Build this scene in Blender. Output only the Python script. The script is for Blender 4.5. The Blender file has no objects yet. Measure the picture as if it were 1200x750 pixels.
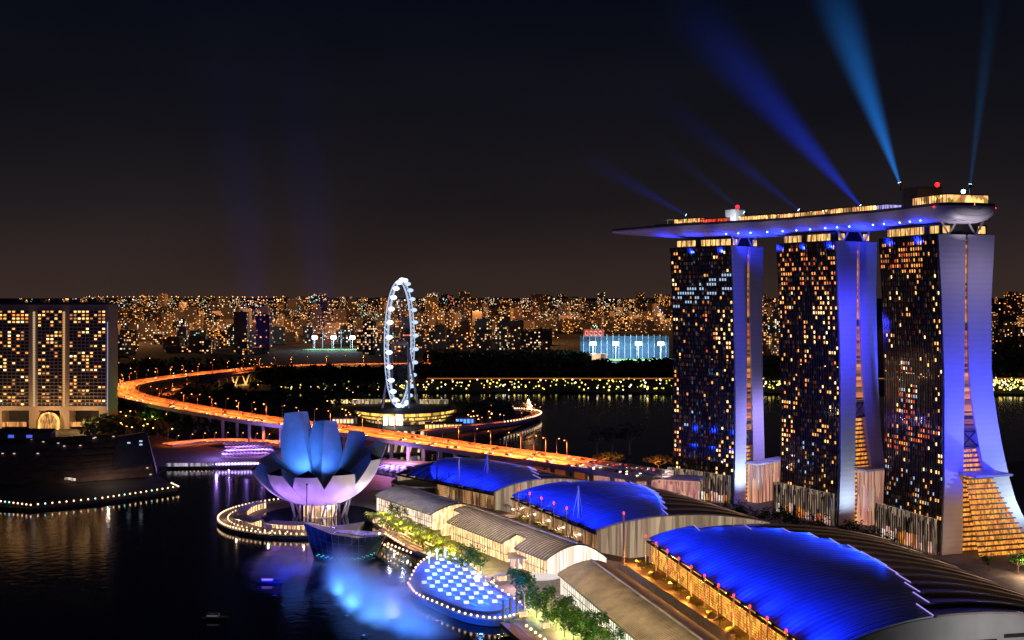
import bpy, math, random
from mathutils import Vector, Matrix
R = math.radians
rnd = random.Random(11)
sc = bpy.context.scene
COL = sc.collection

# ------------------------------------------------------------------ camera
CAMZ, FPX = 147.0, 1350.0
cam_d = bpy.data.cameras.new('camera')
cam = bpy.data.objects.new('camera', cam_d); COL.objects.link(cam)
cam.location = (0, 0, CAMZ); cam.rotation_euler = (R(90), 0, 0)
cam_d.sensor_width = 36; cam_d.lens = FPX / 1200 * 36
cam_d.shift_y = -30 / 1200
cam_d.clip_start = 1; cam_d.clip_end = 60000
sc.camera = cam

# ------------------------------------------------------------------ exposure, sampling
vs = sc.view_settings
sc.display_settings.display_device = 'sRGB'
vs.view_transform = 'Standard'; vs.look = 'None'; vs.exposure = 0.0; vs.gamma = 1.0; vs.use_curve_mapping = False
cy = sc.cycles
cy.max_bounces = 6; cy.diffuse_bounces = 2; cy.glossy_bounces = 3; cy.transmission_bounces = 4
cy.transparent_max_bounces = 12; cy.volume_bounces = 0
cy.sample_clamp_indirect = 3.0; cy.caustics_reflective = False; cy.caustics_refractive = False
cy.use_denoising = True; cy.volume_step_rate = 2.0; cy.volume_max_steps = 128

# ------------------------------------------------------------------ night sky
world = bpy.data.worlds.new('World'); sc.world = world
world.use_nodes = True
wt = world.node_tree; wn = wt.nodes; wl = wt.links
for n in list(wn): wn.remove(n)
wo = wn.new('ShaderNodeOutputWorld')
bgn = wn.new('ShaderNodeBackground'); bgn.inputs['Strength'].default_value = 0.02
sky = wn.new('ShaderNodeTexSky'); sky.sky_type = 'NISHITA'; sky.sun_disc = False
sky.sun_elevation = R(-7); sky.sun_rotation = R(110); sky.air_density = 1.0
wl.new(sky.outputs[0], bgn.inputs['Color'])
tc = wn.new('ShaderNodeTexCoord'); sx = wn.new('ShaderNodeSeparateXYZ')
wl.new(tc.outputs['Generated'], sx.inputs[0])
mr = wn.new('ShaderNodeMapRange'); mr.inputs['From Min'].default_value = 0; mr.inputs['From Max'].default_value = 0.5
wl.new(sx.outputs['Z'], mr.inputs['Value'])
ramp = wn.new('ShaderNodeValToRGB'); el = ramp.color_ramp.elements
for pos, c in ((0.0, (.034, .0205, .0165)), (0.07, (.0235, .0155, .0145)), (0.16, (.0125, .0100, .0115)),
               (0.30, (.0058, .0058, .0088)), (0.5, (.0024, .0034, .0078)), (1.0, (.0014, .0024, .0062))):
    e = el[0] if pos == 0.0 else (el[len(el) - 1] if pos == 1.0 else el.new(pos))
    e.color = (*c, 1)
wl.new(mr.outputs[0], ramp.inputs[0])
bg2 = wn.new('ShaderNodeBackground'); bg2.inputs['Strength'].default_value = 1.0   # town glow low in the sky
cn = wn.new('ShaderNodeTexNoise'); cn.inputs['Scale'].default_value = 2.6; cn.inputs['Detail'].default_value = 5   # thin cloud
cm = wn.new('ShaderNodeMapping'); cm.inputs['Scale'].default_value = (1, 1, 3.5)
wl.new(tc.outputs['Generated'], cm.inputs[0]); wl.new(cm.outputs[0], cn.inputs['Vector'])
cr = wn.new('ShaderNodeMapRange'); cr.inputs['From Min'].default_value = .3; cr.inputs['From Max'].default_value = .7
cr.inputs['To Min'].default_value = .80; cr.inputs['To Max'].default_value = 1.22
wl.new(cn.outputs['Fac'], cr.inputs['Value'])
cx_ = wn.new('ShaderNodeVectorMath'); cx_.operation = 'SCALE'; wl.new(ramp.outputs[0], cx_.inputs[0]); wl.new(cr.outputs[0], cx_.inputs['Scale'])
wl.new(cx_.outputs[0], bg2.inputs['Color'])
add = wn.new('ShaderNodeAddShader'); wl.new(bgn.outputs[0], add.inputs[0]); wl.new(bg2.outputs[0], add.inputs[1])
wl.new(add.outputs[0], wo.inputs['Surface'])

# moon in place of the sun
sun_d = bpy.data.lights.new('moon', 'SUN'); sun_d.energy = 0.012; sun_d.angle = R(0.5); sun_d.color = (.75, .82, 1)
sun = bpy.data.objects.new('moon', sun_d); COL.objects.link(sun); sun.rotation_euler = (R(50), R(-15), R(30))

# ------------------------------------------------------------------ lamps
def aim(o, target):
    d = Vector(target) - o.location
    o.rotation_euler = d.to_track_quat('-Z', 'Y').to_euler()
def spot(name, loc, target, color, power, angle=60, blend=0.6, radius=1.0):
    d = bpy.data.lights.new(name, 'SPOT'); d.energy = power; d.color = color
    d.spot_size = R(angle); d.spot_blend = blend; d.shadow_soft_size = radius
    o = bpy.data.objects.new(name, d); COL.objects.link(o); o.location = loc; aim(o, target)
    return o
def point(name, loc, color, power, radius=0.6):
    d = bpy.data.lights.new(name, 'POINT'); d.energy = power; d.color = color; d.shadow_soft_size = radius
    o = bpy.data.objects.new(name, d); COL.objects.link(o); o.location = loc
    return o

# ------------------------------------------------------------------ pixel to place (1200 x 750 photograph)
def at(px, py, Y): return Vector(((px - 600) / FPX * Y, Y, CAMZ - (py - 345) / FPX * Y))
def gp(px, py, z=0.0):
    Y = (CAMZ - z) * FPX / (py - 345)
    return Vector(((px - 600) / FPX * Y, Y, z))
def lerp(a, b, t): return a + (b - a) * t
def interp(tab, x):
    if x <= tab[0][0]: return tab[0][1]
    for (x0, y0), (x1, y1) in zip(tab, tab[1:]):
        if x <= x1: return y0 + (y1 - y0) * (x - x0) / (x1 - x0)
    return tab[-1][1]
def catmull(pts, n):
    P = [Vector(p) for p in pts]; P = [P[0] * 2 - P[1]] + P + [P[-1] * 2 - P[-2]]
    out = []
    for i in range(1, len(P) - 2):
        for k in range(n):
            t = k / n
            a, b, c, d = P[i - 1], P[i], P[i + 1], P[i + 2]
            out.append(0.5 * ((2 * b) + (c - a) * t + (2 * a - 5 * b + 4 * c - d) * t * t + (3 * b - a - 3 * c + d) * t ** 3))
    out.append(P[-2]); return out

# ------------------------------------------------------------------ materials
MATS = {}
def mat(name, color, rough=0.6, metal=0.0, noise=0.25, nscale=0.15, bump=0.0, spec=0.5):
    if name in MATS: return MATS[name]
    m = bpy.data.materials.new(name); m.use_nodes = True; nt = m.node_tree; N = nt.nodes; L = nt.links
    b = N['Principled BSDF']
    b.inputs['Roughness'].default_value = rough; b.inputs['Metallic'].default_value = metal
    b.inputs['Specular IOR Level'].default_value = spec
    t = N.new('ShaderNodeTexCoord'); no = N.new('ShaderNodeTexNoise'); no.inputs['Scale'].default_value = nscale
    no.inputs['Detail'].default_value = 5
    L.new(t.outputs['Object'], no.inputs['Vector'])
    r = N.new('ShaderNodeValToRGB')
    r.color_ramp.elements[0].position = .3; r.color_ramp.elements[1].position = .7
    r.color_ramp.elements[0].color = (*[c * (1 - noise) for c in color], 1)
    r.color_ramp.elements[1].color = (*[min(1, c * (1 + noise)) for c in color], 1)
    L.new(no.outputs['Fac'], r.inputs[0]); L.new(r.outputs[0], b.inputs['Base Color'])
    if bump:
        bp = N.new('ShaderNodeBump'); bp.inputs['Strength'].default_value = bump
        L.new(no.outputs['Fac'], bp.inputs['Height']); L.new(bp.outputs[0], b.inputs['Normal'])
    MATS[name] = m; return m
def glow(name, color, strength, sample=False, base=(.05, .05, .05)):
    if name in MATS: return MATS[name]
    m = bpy.data.materials.new(name); m.use_nodes = True
    b = m.node_tree.nodes['Principled BSDF']
    b.inputs['Base Color'].default_value = (*base, 1); b.inputs['Emission Color'].default_value = (*color, 1)
    b.inputs['Emission Strength'].default_value = strength
    m.cycles.emission_sampling = 'AUTO' if sample else 'NONE'
    MATS[name] = m; return m
def lit_glass(name, color, strength, scale=0.4, lo=0.25, stretch=(1.6, 1.6, .4), sample=True):
    """glazing with a lit interior behind it: uneven room brightness"""
    if name in MATS: return MATS[name]
    m = bpy.data.materials.new(name); m.use_nodes = True; nt = m.node_tree; N = nt.nodes; L = nt.links
    b = N['Principled BSDF']; b.inputs['Base Color'].default_value = (.05, .05, .05, 1); b.inputs['Roughness'].default_value = .15
    t = N.new('ShaderNodeTexCoord'); mp = N.new('ShaderNodeMapping'); mp.inputs['Scale'].default_value = stretch
    v = N.new('ShaderNodeTexVoronoi'); v.inputs['Scale'].default_value = scale
    no = N.new('ShaderNodeTexNoise'); no.inputs['Scale'].default_value = scale * .35; no.inputs['Detail'].default_value = 6
    L.new(t.outputs['Object'], mp.inputs[0]); L.new(mp.outputs[0], v.inputs['Vector']); L.new(mp.outputs[0], no.inputs['Vector'])
    s = N.new('ShaderNodeSeparateColor'); L.new(v.outputs['Color'], s.inputs[0])
    mx = N.new('ShaderNodeMath'); mx.operation = 'MULTIPLY'; L.new(s.outputs[0], mx.inputs[0]); L.new(no.outputs['Fac'], mx.inputs[1])
    r = N.new('ShaderNodeMapRange'); r.inputs['From Min'].default_value = 0.05; r.inputs['From Max'].default_value = .55
    r.inputs['To Min'].default_value = lo * strength; r.inputs['To Max'].default_value = strength * 1.5
    L.new(mx.outputs[0], r.inputs['Value'])
    hs = N.new('ShaderNodeHueSaturation'); hs.inputs['Color'].default_value = (*color, 1)
    h2 = N.new('ShaderNodeMapRange'); h2.inputs['To Min'].default_value = .475; h2.inputs['To Max'].default_value = .525
    L.new(s.outputs[1], h2.inputs['Value']); L.new(h2.outputs[0], hs.inputs['Hue'])
    L.new(hs.outputs[0], b.inputs['Emission Color']); L.new(r.outputs[0], b.inputs['Emission Strength'])
    m.cycles.emission_sampling = 'AUTO' if sample else 'NONE'
    MATS[name] = m; return m
def ribbed(name, color, rough, scale, axis=0, bump=.5, metal=0.0, angle=0.0, tone=.35):
    """standing-seam sheet: seams every 1/scale metres across one axis turned by angle"""
    if name in MATS: return MATS[name]
    m = bpy.data.materials.new(name); m.use_nodes = True; nt = m.node_tree; N = nt.nodes; L = nt.links
    b = N['Principled BSDF']; b.inputs['Roughness'].default_value = rough; b.inputs['Metallic'].default_value = metal
    t = N.new('ShaderNodeTexCoord'); mp = N.new('ShaderNodeMapping'); mp.inputs['Rotation'].default_value = (0, 0, angle)
    w = N.new('ShaderNodeTexWave'); w.wave_type = 'BANDS'; w.bands_direction = 'XYZ'[axis] if axis < 3 else 'X'
    w.inputs['Scale'].default_value = scale; w.inputs['Distortion'].default_value = 0
    L.new(t.outputs['Object'], mp.inputs[0]); L.new(mp.outputs[0], w.inputs['Vector'])
    no = N.new('ShaderNodeTexNoise'); no.inputs['Scale'].default_value = .12; no.inputs['Detail'].default_value = 6
    L.new(mp.outputs[0], no.inputs['Vector'])
    r = N.new('ShaderNodeValToRGB'); r.color_ramp.elements[0].color = (*[c * (1 - tone) for c in color], 1)
    r.color_ramp.elements[1].color = (*[c * (1 + tone) for c in color], 1)
    a = N.new('ShaderNodeMath'); a.operation = 'ADD'; a.use_clamp = True
    q = N.new('ShaderNodeMath'); q.operation = 'MULTIPLY'; q.inputs[1].default_value = .5
    L.new(w.outputs['Fac'], q.inputs[0]); L.new(q.outputs[0], a.inputs[0])
    q2 = N.new('ShaderNodeMath'); q2.operation = 'MULTIPLY'; q2.inputs[1].default_value = .5
    L.new(no.outputs['Fac'], q2.inputs[0]); L.new(q2.outputs[0], a.inputs[1])
    L.new(a.outputs[0], r.inputs[0]); L.new(r.outputs[0], b.inputs['Base Color'])
    bp = N.new('ShaderNodeBump'); bp.inputs['Strength'].default_value = bump; bp.inputs['Distance'].default_value = .3
    L.new(w.outputs['Fac'], bp.inputs['Height']); L.new(bp.outputs[0], b.inputs['Normal'])
    MATS[name] = m; return m
def leaf_mat(name, c):
    if name in MATS: return MATS[name]
    m = bpy.data.materials.new(name); m.use_nodes = True; nt = m.node_tree; N = nt.nodes; L = nt.links
    b = N['Principled BSDF']; b.inputs['Roughness'].default_value = .55
    g = N.new('ShaderNodeNewGeometry')
    r = N.new('ShaderNodeValToRGB'); r.color_ramp.elements[0].color = (*[x * .55 for x in c], 1)
    r.color_ramp.elements[1].color = (*[x * 1.5 for x in c], 1)
    L.new(g.outputs['Random Per Island'], r.inputs[0]); L.new(r.outputs[0], b.inputs['Base Color'])
    tr = N.new('ShaderNodeBsdfTranslucent'); L.new(r.outputs[0], tr.inputs['Color'])
    mx = N.new('ShaderNodeMixShader'); mx.inputs[0].default_value = .35
    L.new(b.outputs[0], mx.inputs[1]); L.new(tr.outputs[0], mx.inputs[2])
    L.new(mx.outputs[0], N['Material Output'].inputs['Surface'])
    MATS[name] = m; return m

# ------------------------------------------------------------------ mesh builder and scene graph
KIDS = {}; POS = {}
class MB:
    def __init__(s): s.v = []; s.f = []; s.mi = []; s.uv = []; s.col = []; s.cm = 0
    def face(s, pts, uv=None, col=None):
        i = len(s.v); s.v += [Vector(p) for p in pts]; s.f.append(list(range(i, i + len(pts)))); s.mi.append(s.cm)
        s.uv.append(uv); s.col.append(col); return s
    def grid(s, rows, closed=False):
        """rows of points, joined to a sheet"""
        i = len(s.v); n = len(rows[0])
        for r in rows: s.v += [Vector(p) for p in r]
        for a in range(len(rows) - 1):
            for b in range(n if closed else n - 1):
                c = (b + 1) % n
                s.f.append([i + a * n + b, i + a * n + c, i + (a + 1) * n + c, i + (a + 1) * n + b]); s.mi.append(s.cm)
                s.uv.append(None); s.col.append(None)
        return s
    def hexa(s, p, uv=None):
        """8 corner points: bottom ring, top ring"""
        i = len(s.v); s.v += [Vector(q) for q in p]
        for f in ((3, 2, 1, 0), (4, 5, 6, 7), (0, 1, 5, 4), (1, 2, 6, 5), (2, 3, 7, 6), (3, 0, 4, 7)):
            s.f.append([i + k for k in f]); s.mi.append(s.cm); s.uv.append(None); s.col.append(None)
        return s
    def box(s, c, size, ang=0.0, tilt=None):
        c = Vector(c); hx, hy, hz = size[0] / 2, size[1] / 2, size[2] / 2
        ca, sa = math.cos(ang), math.sin(ang); P = []
        for z in (-hz, hz):
            for x, y in ((-hx, -hy), (hx, -hy), (hx, hy), (-hx, hy)):
                q = Vector((x, y, z))
                if tilt is not None: q = tilt @ q
                P.append(c + Vector((q.x * ca - q.y * sa, q.x * sa + q.y * ca, q.z)))
        return s.hexa(P)
    def prism(s, poly, z0, z1):
        n = len(poly); i = len(s.v)
        s.v += [Vector((p[0], p[1], z0)) for p in poly] + [Vector((p[0], p[1], z1)) for p in poly]
        fs = [list(range(n))[::-1], list(range(n, 2 * n))] + [[k, (k + 1) % n, n + (k + 1) % n, n + k] for k in range(n)]
        for f in fs: s.f.append([i + k for k in f]); s.mi.append(s.cm); s.uv.append(None); s.col.append(None)
        return s
    def tube(s, path, r, n=6, caps=True):
        path = [Vector(p) for p in path]; rings = []
        for k, p in enumerate(path):
            d = (path[min(k + 1, len(path) - 1)] - path[max(k - 1, 0)]).normalized()
            u = d.orthogonal().normalized() if abs(d.z) > .9 else d.cross(Vector((0, 0, 1))).normalized()
            w = d.cross(u); rr = r[k] if isinstance(r, (list, tuple)) else r
            rings.append([p + (u * math.cos(2 * math.pi * j / n) + w * math.sin(2 * math.pi * j / n)) * rr for j in range(n)])
        s.grid(rings, True)
        if caps: s.face(rings[0][::-1]); s.face(rings[-1])
        return s
    def lathe(s, c, prof, n=16):
        c = Vector(c)
        s.grid([[c + Vector((r * math.cos(2 * math.pi * j / n), r * math.sin(2 * math.pi * j / n), z)) for j in range(n)] for r, z in prof], True)
        return s
    def ball(s, c, r, n=8, m=5, sz=1.0):
        return s.lathe(c, [(max(1e-3, r * math.sin(math.pi * k / m)), -r * sz * math.cos(math.pi * k / m)) for k in range(m + 1)], n)
    def build(s, name, m, parent=None, origin=None, smooth=False):
        me = bpy.data.meshes.new(name)
        base = POS[parent] if parent else (Vector(origin) if origin is not None else Vector((0, 0, 0)))
        me.from_pydata([v - base for v in s.v], [], s.f)
        for mm in (m if isinstance(m, (list, tuple)) else [m]): me.materials.append(mm)
        me.polygons.foreach_set('material_index', s.mi)
        if smooth: me.polygons.foreach_set('use_smooth', [True] * len(s.f))
        if any(u is not None for u in s.uv):
            ul = me.uv_layers.new(name='UVMap'); k = 0
            for f, u in zip(s.f, s.uv):
                for j in range(len(f)):
                    ul.data[k].uv = u[j] if u else (0, 0); k += 1
        if any(c is not None for c in s.col):
            ca = me.color_attributes.new('tint', 'FLOAT_COLOR', 'CORNER'); k = 0
            for f, c in zip(s.f, s.col):
                for j in range(len(f)):
                    ca.data[k].color = c if c else (1, 1, 1, 1); k += 1
        me.update()
        o = bpy.data.objects.new(name, me); COL.objects.link(o)
        POS[o] = base.copy(); KIDS[o] = []
        if parent: o.parent = parent; KIDS[parent].append(o)
        else: o.location = base
        return o
def tag(o, label, cat, group=None, kind=None):
    o['label'] = label; o['category'] = cat
    if group: o['group'] = group
    if kind: o['kind'] = kind
    return o
def thing(name, label, cat, loc, group=None):
    o = bpy.data.objects.new(name, None); COL.objects.link(o); o.location = loc; o.empty_display_size = .1
    POS[o] = Vector(loc); KIDS[o] = []
    return tag(o, label, cat, group)
def struct(o, label=None):
    o['kind'] = 'structure'
    return o
def adopt(light, parent):
    light.location = Vector(light.location) - POS[parent]; light.parent = parent; KIDS[parent].append(light)
def dup(root, loc, rotz=0.0, scale=1.0, label=None, group=None):
    def cp(o, par):
        c = o.copy(); COL.objects.link(c); KIDS[c] = []
        if par: c.parent = par; KIDS[par].append(c)
        for k in KIDS.get(o, ()): cp(k, c)
        return c
    r = cp(root, None); r.location = loc; r.rotation_euler = (0, 0, rotz)
    r.scale = (scale,) * 3 if not isinstance(scale, (tuple, list)) else scale
    POS[r] = Vector(loc)
    if label: r['label'] = label
    if group: r['group'] = group
    return r
def place(root, used, *a, **k):
    """first use moves the model itself, later uses copy it"""
    if root not in used:
        used.add(root); loc = a[0]; root.location = loc
        if len(a) > 1: root.rotation_euler = (0, 0, a[1])
        if len(a) > 2: root.scale = (a[2],) * 3 if not isinstance(a[2], (tuple, list)) else a[2]
        if k.get('label'): root['label'] = k['label']
        if k.get('group'): root['group'] = k['group']
        return root
    return dup(root, *a, **k)
USED = set()
# ------------------------------------------------------------------ water and land
def water_mat():
    m = bpy.data.materials.new('bay_water'); m.use_nodes = True; nt = m.node_tree; N = nt.nodes; L = nt.links
    b = N['Principled BSDF']; b.inputs['Base Color'].default_value = (.0025, .0035, .007, 1)
    b.inputs['Roughness'].default_value = .09; b.inputs['IOR'].default_value = 1.33
    t = N.new('ShaderNodeTexCoord'); no = N.new('ShaderNodeTexNoise'); no.inputs['Scale'].default_value = .16; no.inputs['Detail'].default_value = 4
    L.new(t.outputs['Object'], no.inputs['Vector'])
    bp = N.new('ShaderNodeBump'); bp.inputs['Strength'].default_value = .10; bp.inputs['Distance'].default_value = 1.0
    L.new(no.outputs['Fac'], bp.inputs['Height']); L.new(bp.outputs[0], b.inputs['Normal'])
    return m
wm = MB(); wm.face([(-30000, -200, 0), (30000, -200, 0), (30000, 45000, 0), (-30000, 45000, 0)])
struct(wm.build('water', water_mat()))

m_ground = mat('night_ground', (.035, .034, .032), .9, nscale=.02, noise=.5)
m_pave = mat('promenade_paving', (.20, .175, .15), .7, nscale=.25, noise=.3)
m_asph = mat('asphalt', (.05, .05, .05), .85, noise=.3)
m_conc = mat('concrete', (.32, .30, .28), .8, noise=.2)
m_white = mat('white_paint', (.78, .77, .75), .5, noise=.06)
m_dark = mat('dark_metal', (.03, .03, .035), .5)
m_black = mat('black_roof', (.012, .012, .015), .7)
m_quay = mat('quay_wall', (.12, .11, .10), .85, noise=.35)

def land(name, pts, z, m):
    b = MB(); b.prism([(p[0], p[1]) for p in pts], -2.0, z)
    return struct(b.build(name, m))
shoreA = [gp(*p, 2) for p in ((640, 770), (604, 735), (590, 722), (560, 690), (512, 655), (475, 640), (452, 622), (430, 605))]
museum_c = Vector((-126, 757, 0))
# the museum's round point
ring = [museum_c + Vector((math.cos(a), math.sin(a), 0)) * 66 for a in [R(d) for d in range(-62, -260, -9)]]
backA = [gp(*p, 2) for p in ((330, 559), (400, 553), (452, 545), (520, 541), (600, 537), (700, 547))]
polyA = shoreA + ring + backA + [(150, 870, 0), (330, 1000, 0), (900, 1000, 0), (900, 300, 0), (40, 300, 0)]
land('ground', polyA, 2.0, m_pave)
polyB = [gp(*p, 2) for p in ((-40, 592), (36, 596), (120, 588), (209, 575), (200, 566), (182, 556), (196, 547), (300, 545), (345, 541),
                             (420, 536), (470, 531), (540, 524), (590, 508), (628, 490), (633, 483), (600, 479), (545, 483), (505, 478), (500, 470), (430, 466), (300, 463), (200, 462))]
polyB += [(-800, 2600, 0), (-1500, 2600, 0), (-1500, 780, 0)]
land('north_shore_ground', polyB, 2.0, m_ground)
shoreC = [gp(*p, 2) for p in ((200, 459), (330, 458), (500, 459), (640, 459), (800, 460), (1000, 461), (1210, 462))]
polyC = [(-900, 2700, 0)] + shoreC + [(9000, 1690, 0), (24000, 42000, 0), (-24000, 42000, 0), (-6000, 2700, 0)]
land('far_shore_ground', polyC, 2.2, m_ground)

# low hills on the skyline
hb = MB()
for k, (x0, x1, Y, h) in enumerate(((-9500, -4300, 19000, 70), (-3500, 2500, 24000, 60), (4500, 14000, 21000, 80))):
    xs = [lerp(x0, x1, i / 50) for i in range(51)]
    for d in range(2):
        rows = []
        for j, s in enumerate((-1, -.5, 0, .5, 1)):
            rows.append([(x, Y + s * 1200, max(1, (h * (1 - abs(s)) * math.sin(math.pi * i / 50) ** .6) * (.8 + .2 * math.sin(i * .9 + k) * math.sin(i * .37)))) for i, x in enumerate(xs)])
    hb.grid(rows)
struct(hb.build('hills', mat('dark_hill', (.02, .022, .018), .95), smooth=True))
# ------------------------------------------------------------------ the three hotel towers
m_panel = ribbed('pale_end_panel', (.62, .61, .63), .5, .1, 2, .12, tone=.05)
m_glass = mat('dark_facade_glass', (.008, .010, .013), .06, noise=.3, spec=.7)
m_fin = mat('facade_fin', (.03, .03, .035), .4)
def pane_glow(m):
    """faint glow per room cell, put in for dim rooms and reflections"""
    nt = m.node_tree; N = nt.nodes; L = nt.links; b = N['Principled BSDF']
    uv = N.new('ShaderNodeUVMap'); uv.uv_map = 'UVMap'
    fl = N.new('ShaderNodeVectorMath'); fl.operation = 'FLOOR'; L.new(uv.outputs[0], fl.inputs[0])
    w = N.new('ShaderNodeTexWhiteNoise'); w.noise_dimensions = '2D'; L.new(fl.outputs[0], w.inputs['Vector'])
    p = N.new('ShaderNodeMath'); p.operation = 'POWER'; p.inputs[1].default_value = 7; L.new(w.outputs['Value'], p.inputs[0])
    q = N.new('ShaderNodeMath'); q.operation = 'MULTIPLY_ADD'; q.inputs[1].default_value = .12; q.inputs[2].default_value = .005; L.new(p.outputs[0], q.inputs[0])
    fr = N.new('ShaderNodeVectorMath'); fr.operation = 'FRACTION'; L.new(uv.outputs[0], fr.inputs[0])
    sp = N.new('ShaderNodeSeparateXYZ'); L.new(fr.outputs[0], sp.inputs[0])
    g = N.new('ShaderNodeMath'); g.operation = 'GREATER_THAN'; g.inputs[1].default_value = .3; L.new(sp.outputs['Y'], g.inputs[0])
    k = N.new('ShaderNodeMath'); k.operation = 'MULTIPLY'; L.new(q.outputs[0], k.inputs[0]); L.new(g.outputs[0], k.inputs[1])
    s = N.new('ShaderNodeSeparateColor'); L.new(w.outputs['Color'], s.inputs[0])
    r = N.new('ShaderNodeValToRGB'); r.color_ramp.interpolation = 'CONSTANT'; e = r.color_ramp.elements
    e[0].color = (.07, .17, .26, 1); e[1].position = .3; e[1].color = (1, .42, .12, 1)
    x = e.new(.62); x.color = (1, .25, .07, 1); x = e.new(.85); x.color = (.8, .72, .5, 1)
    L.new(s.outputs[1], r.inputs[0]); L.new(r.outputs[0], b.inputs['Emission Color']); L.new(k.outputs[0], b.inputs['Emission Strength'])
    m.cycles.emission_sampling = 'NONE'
pane_glow(m_glass)
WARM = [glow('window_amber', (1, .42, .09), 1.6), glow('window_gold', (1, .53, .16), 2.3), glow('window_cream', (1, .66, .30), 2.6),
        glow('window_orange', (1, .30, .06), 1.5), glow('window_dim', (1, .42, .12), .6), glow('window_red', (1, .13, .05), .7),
        glow('window_cool', (.55, .75, 1), .8), glow('pane_reflection_blue', (.12, .3, .6), .22)]  # cool and blue panes imitate reflections on the towers
m_atr = lit_glass('atrium_glow', (1, .36, .05), .95, .7, .35)
m_atr2 = lit_glass('atrium_pink_glass', (1, .44, .28), .62, .22, .4, (3, 3, .25))
m_crown = lit_glass('crown_glow', (1, .55, .16), 1.3, .5, .25)
m_ledge = mat('pale_ledge', (.6, .6, .65), .5)
m_slab = mat('floor_edge', (.10, .09, .08), .7)
m_colon = lit_glass('podium_glow', (.9, .62, .42), .30, .35, .01, (2.2, 2.2, .4))
m_shop_o = lit_glass('shop_orange', (1, .30, .05), .8, .6, .4); m_shop_p = lit_glass('shop_pink', (1, .52, .42), .8, .6, .4); m_shop_w = lit_glass('shop_white', (1, .85, .7), 1.0, .6, .4)
ZT = 180.5
TOW = []
def tower(idx, X, Y, adeg, W, L, west_o, west_i, east_i, east_o, label, pat, roofbox):
    a = R(adeg); ax = Vector((-math.sin(a), math.cos(a), 0)); ea = Vector((math.cos(a), math.sin(a), 0)); o = Vector((X, Y, 0))
    P = lambda s, e, z: o + ax * s + ea * e + Vector((0, 0, z))
    t = thing('hotel_tower', label, 'tower', (X, Y, 2), 'three leaning hotel towers under one roof deck')
    zs = [2, 7, 14, 22, 30, 40, 50, 62, 75, 90, 105, 125, 145, 165, ZT]
    for nm, fo, fi in (('west_slab', west_o, west_i), ('east_slab', east_i, east_o)):
        b = MB()
        for s in (0, L): b.grid([[P(s, interp(fo, z), z), P(s, interp(fi, z), z)] for z in zs])
        b.grid([[P(0, interp(fi, z), z), P(L, interp(fi, z), z)] for z in zs])
        b.grid([[P(0, interp(fo, z), z), P(L, interp(fo, z), z)] for z in zs])
        b.face([P(0, interp(fo, ZT), ZT), P(0, interp(fi, ZT), ZT), P(L, interp(fi, ZT), ZT), P(L, interp(fo, ZT), ZT)])
        b.build(nm, m_panel, t)
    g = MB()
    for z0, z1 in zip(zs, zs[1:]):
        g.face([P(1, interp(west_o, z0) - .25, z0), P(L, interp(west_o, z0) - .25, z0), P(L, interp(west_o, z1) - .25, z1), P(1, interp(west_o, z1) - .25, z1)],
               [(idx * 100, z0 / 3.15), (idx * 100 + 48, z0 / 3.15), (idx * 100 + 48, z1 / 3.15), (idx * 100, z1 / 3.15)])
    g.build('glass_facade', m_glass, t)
    # fins
    nc = 24; dc = (L - 2) / nc
    fb = MB()
    for c in range(nc + 1):
        s = 1 + c * dc
        fb.grid([[P(s - .12, interp(west_o, z) - .25, z), P(s - .12, interp(west_o, z) - .85, z), P(s + .12, interp(west_o, z) - .85, z), P(s + .12, interp(west_o, z) - .25, z)] for z in zs])
    fb.build('facade_fin', m_fin, t)
    # lit rooms, and panes that imitate reflections
    fh = 3.15; nf = int((ZT - 22) / fh); wins = []
    r = random.Random(40 + idx)
    for c in range(nc):
        strip = r.random()
        for f in range(nf):
            z = 21 + f * fh; u = c / (nc - 1); w = f / nf
            p, pal = pat(u, w, r, strip)
            cl = math.sin(u * 5.3 + idx * 1.7 + w * 2) * math.sin(w * 11 + idx * 2.1 + u * 3)
            if p < .75: p *= .32 if cl < 0 else 1.2
            if r.random() < p * (.66 if p < .7 else .9): wins.append((c, z, pal))
    r.shuffle(wins)
    def quad(b, c, z):
        s0 = 1 + c * dc + .38; s1 = 1 + (c + 1) * dc - .38
        e0 = interp(west_o, z) - .33; e1 = interp(west_o, z + 1.75) - .33
        b.face([P(s1, e0, z), P(s0, e0, z), P(s0, e1, z + 1.75), P(s1, e1, z + 1.75)])
    for c, z, k in wins[:98]:
        b = MB(); quad(b, c, z); b.build('window', WARM[k], t)
    b = MB()
    for c, z, k in wins[98:]: b.cm = k; quad(b, c, z)
    if wins[98:]:
        q = b.build('window_rows', WARM, t); q['kind'] = 'stuff'
    # lit line down the service core of the facade
    b = MB(); cz = [21 + f * 2 * fh for f in range(nf // 2)]
    b.grid([[P(L * .42 + .4, interp(west_o, z) - .36, z), P(L * .42, interp(west_o, z) - .36, z)] for z in cz])
    for f in ():
        if 1: b.face([P(L * .42 + .5, interp(west_o, z) - .36, z), P(L * .42, interp(west_o, z) - .36, z), P(L * .42, interp(west_o, z) - .36, z + 1.6), P(L * .42 + .5, interp(west_o, z) - .36, z + 1.6)])
    b.build('core_light_line', lit_glass('core_glow', (1, .34, .10), .8, .5, .02, (.02, .02, 1), False), t)
    # crown: glazed storey between the shaft and the deck
    b = MB(); b.box(P(L / 2, W / 2, ZT + 3), (W - 6, L - 6, 6), a); cr = b.build('crown_storey', m_black, t)
    for k in range(11):
        if r.random() < .75:
            s0 = 3.5 + k * (L - 7) / 11; b = MB()
            b.face([P(s0 + 3.6, 2.9, ZT + .8), P(s0, 2.9, ZT + .8), P(s0, 2.9, ZT + 5), P(s0 + 3.6, 2.9, ZT + 5)])
            b.build('crown_window', m_crown, cr)
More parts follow.
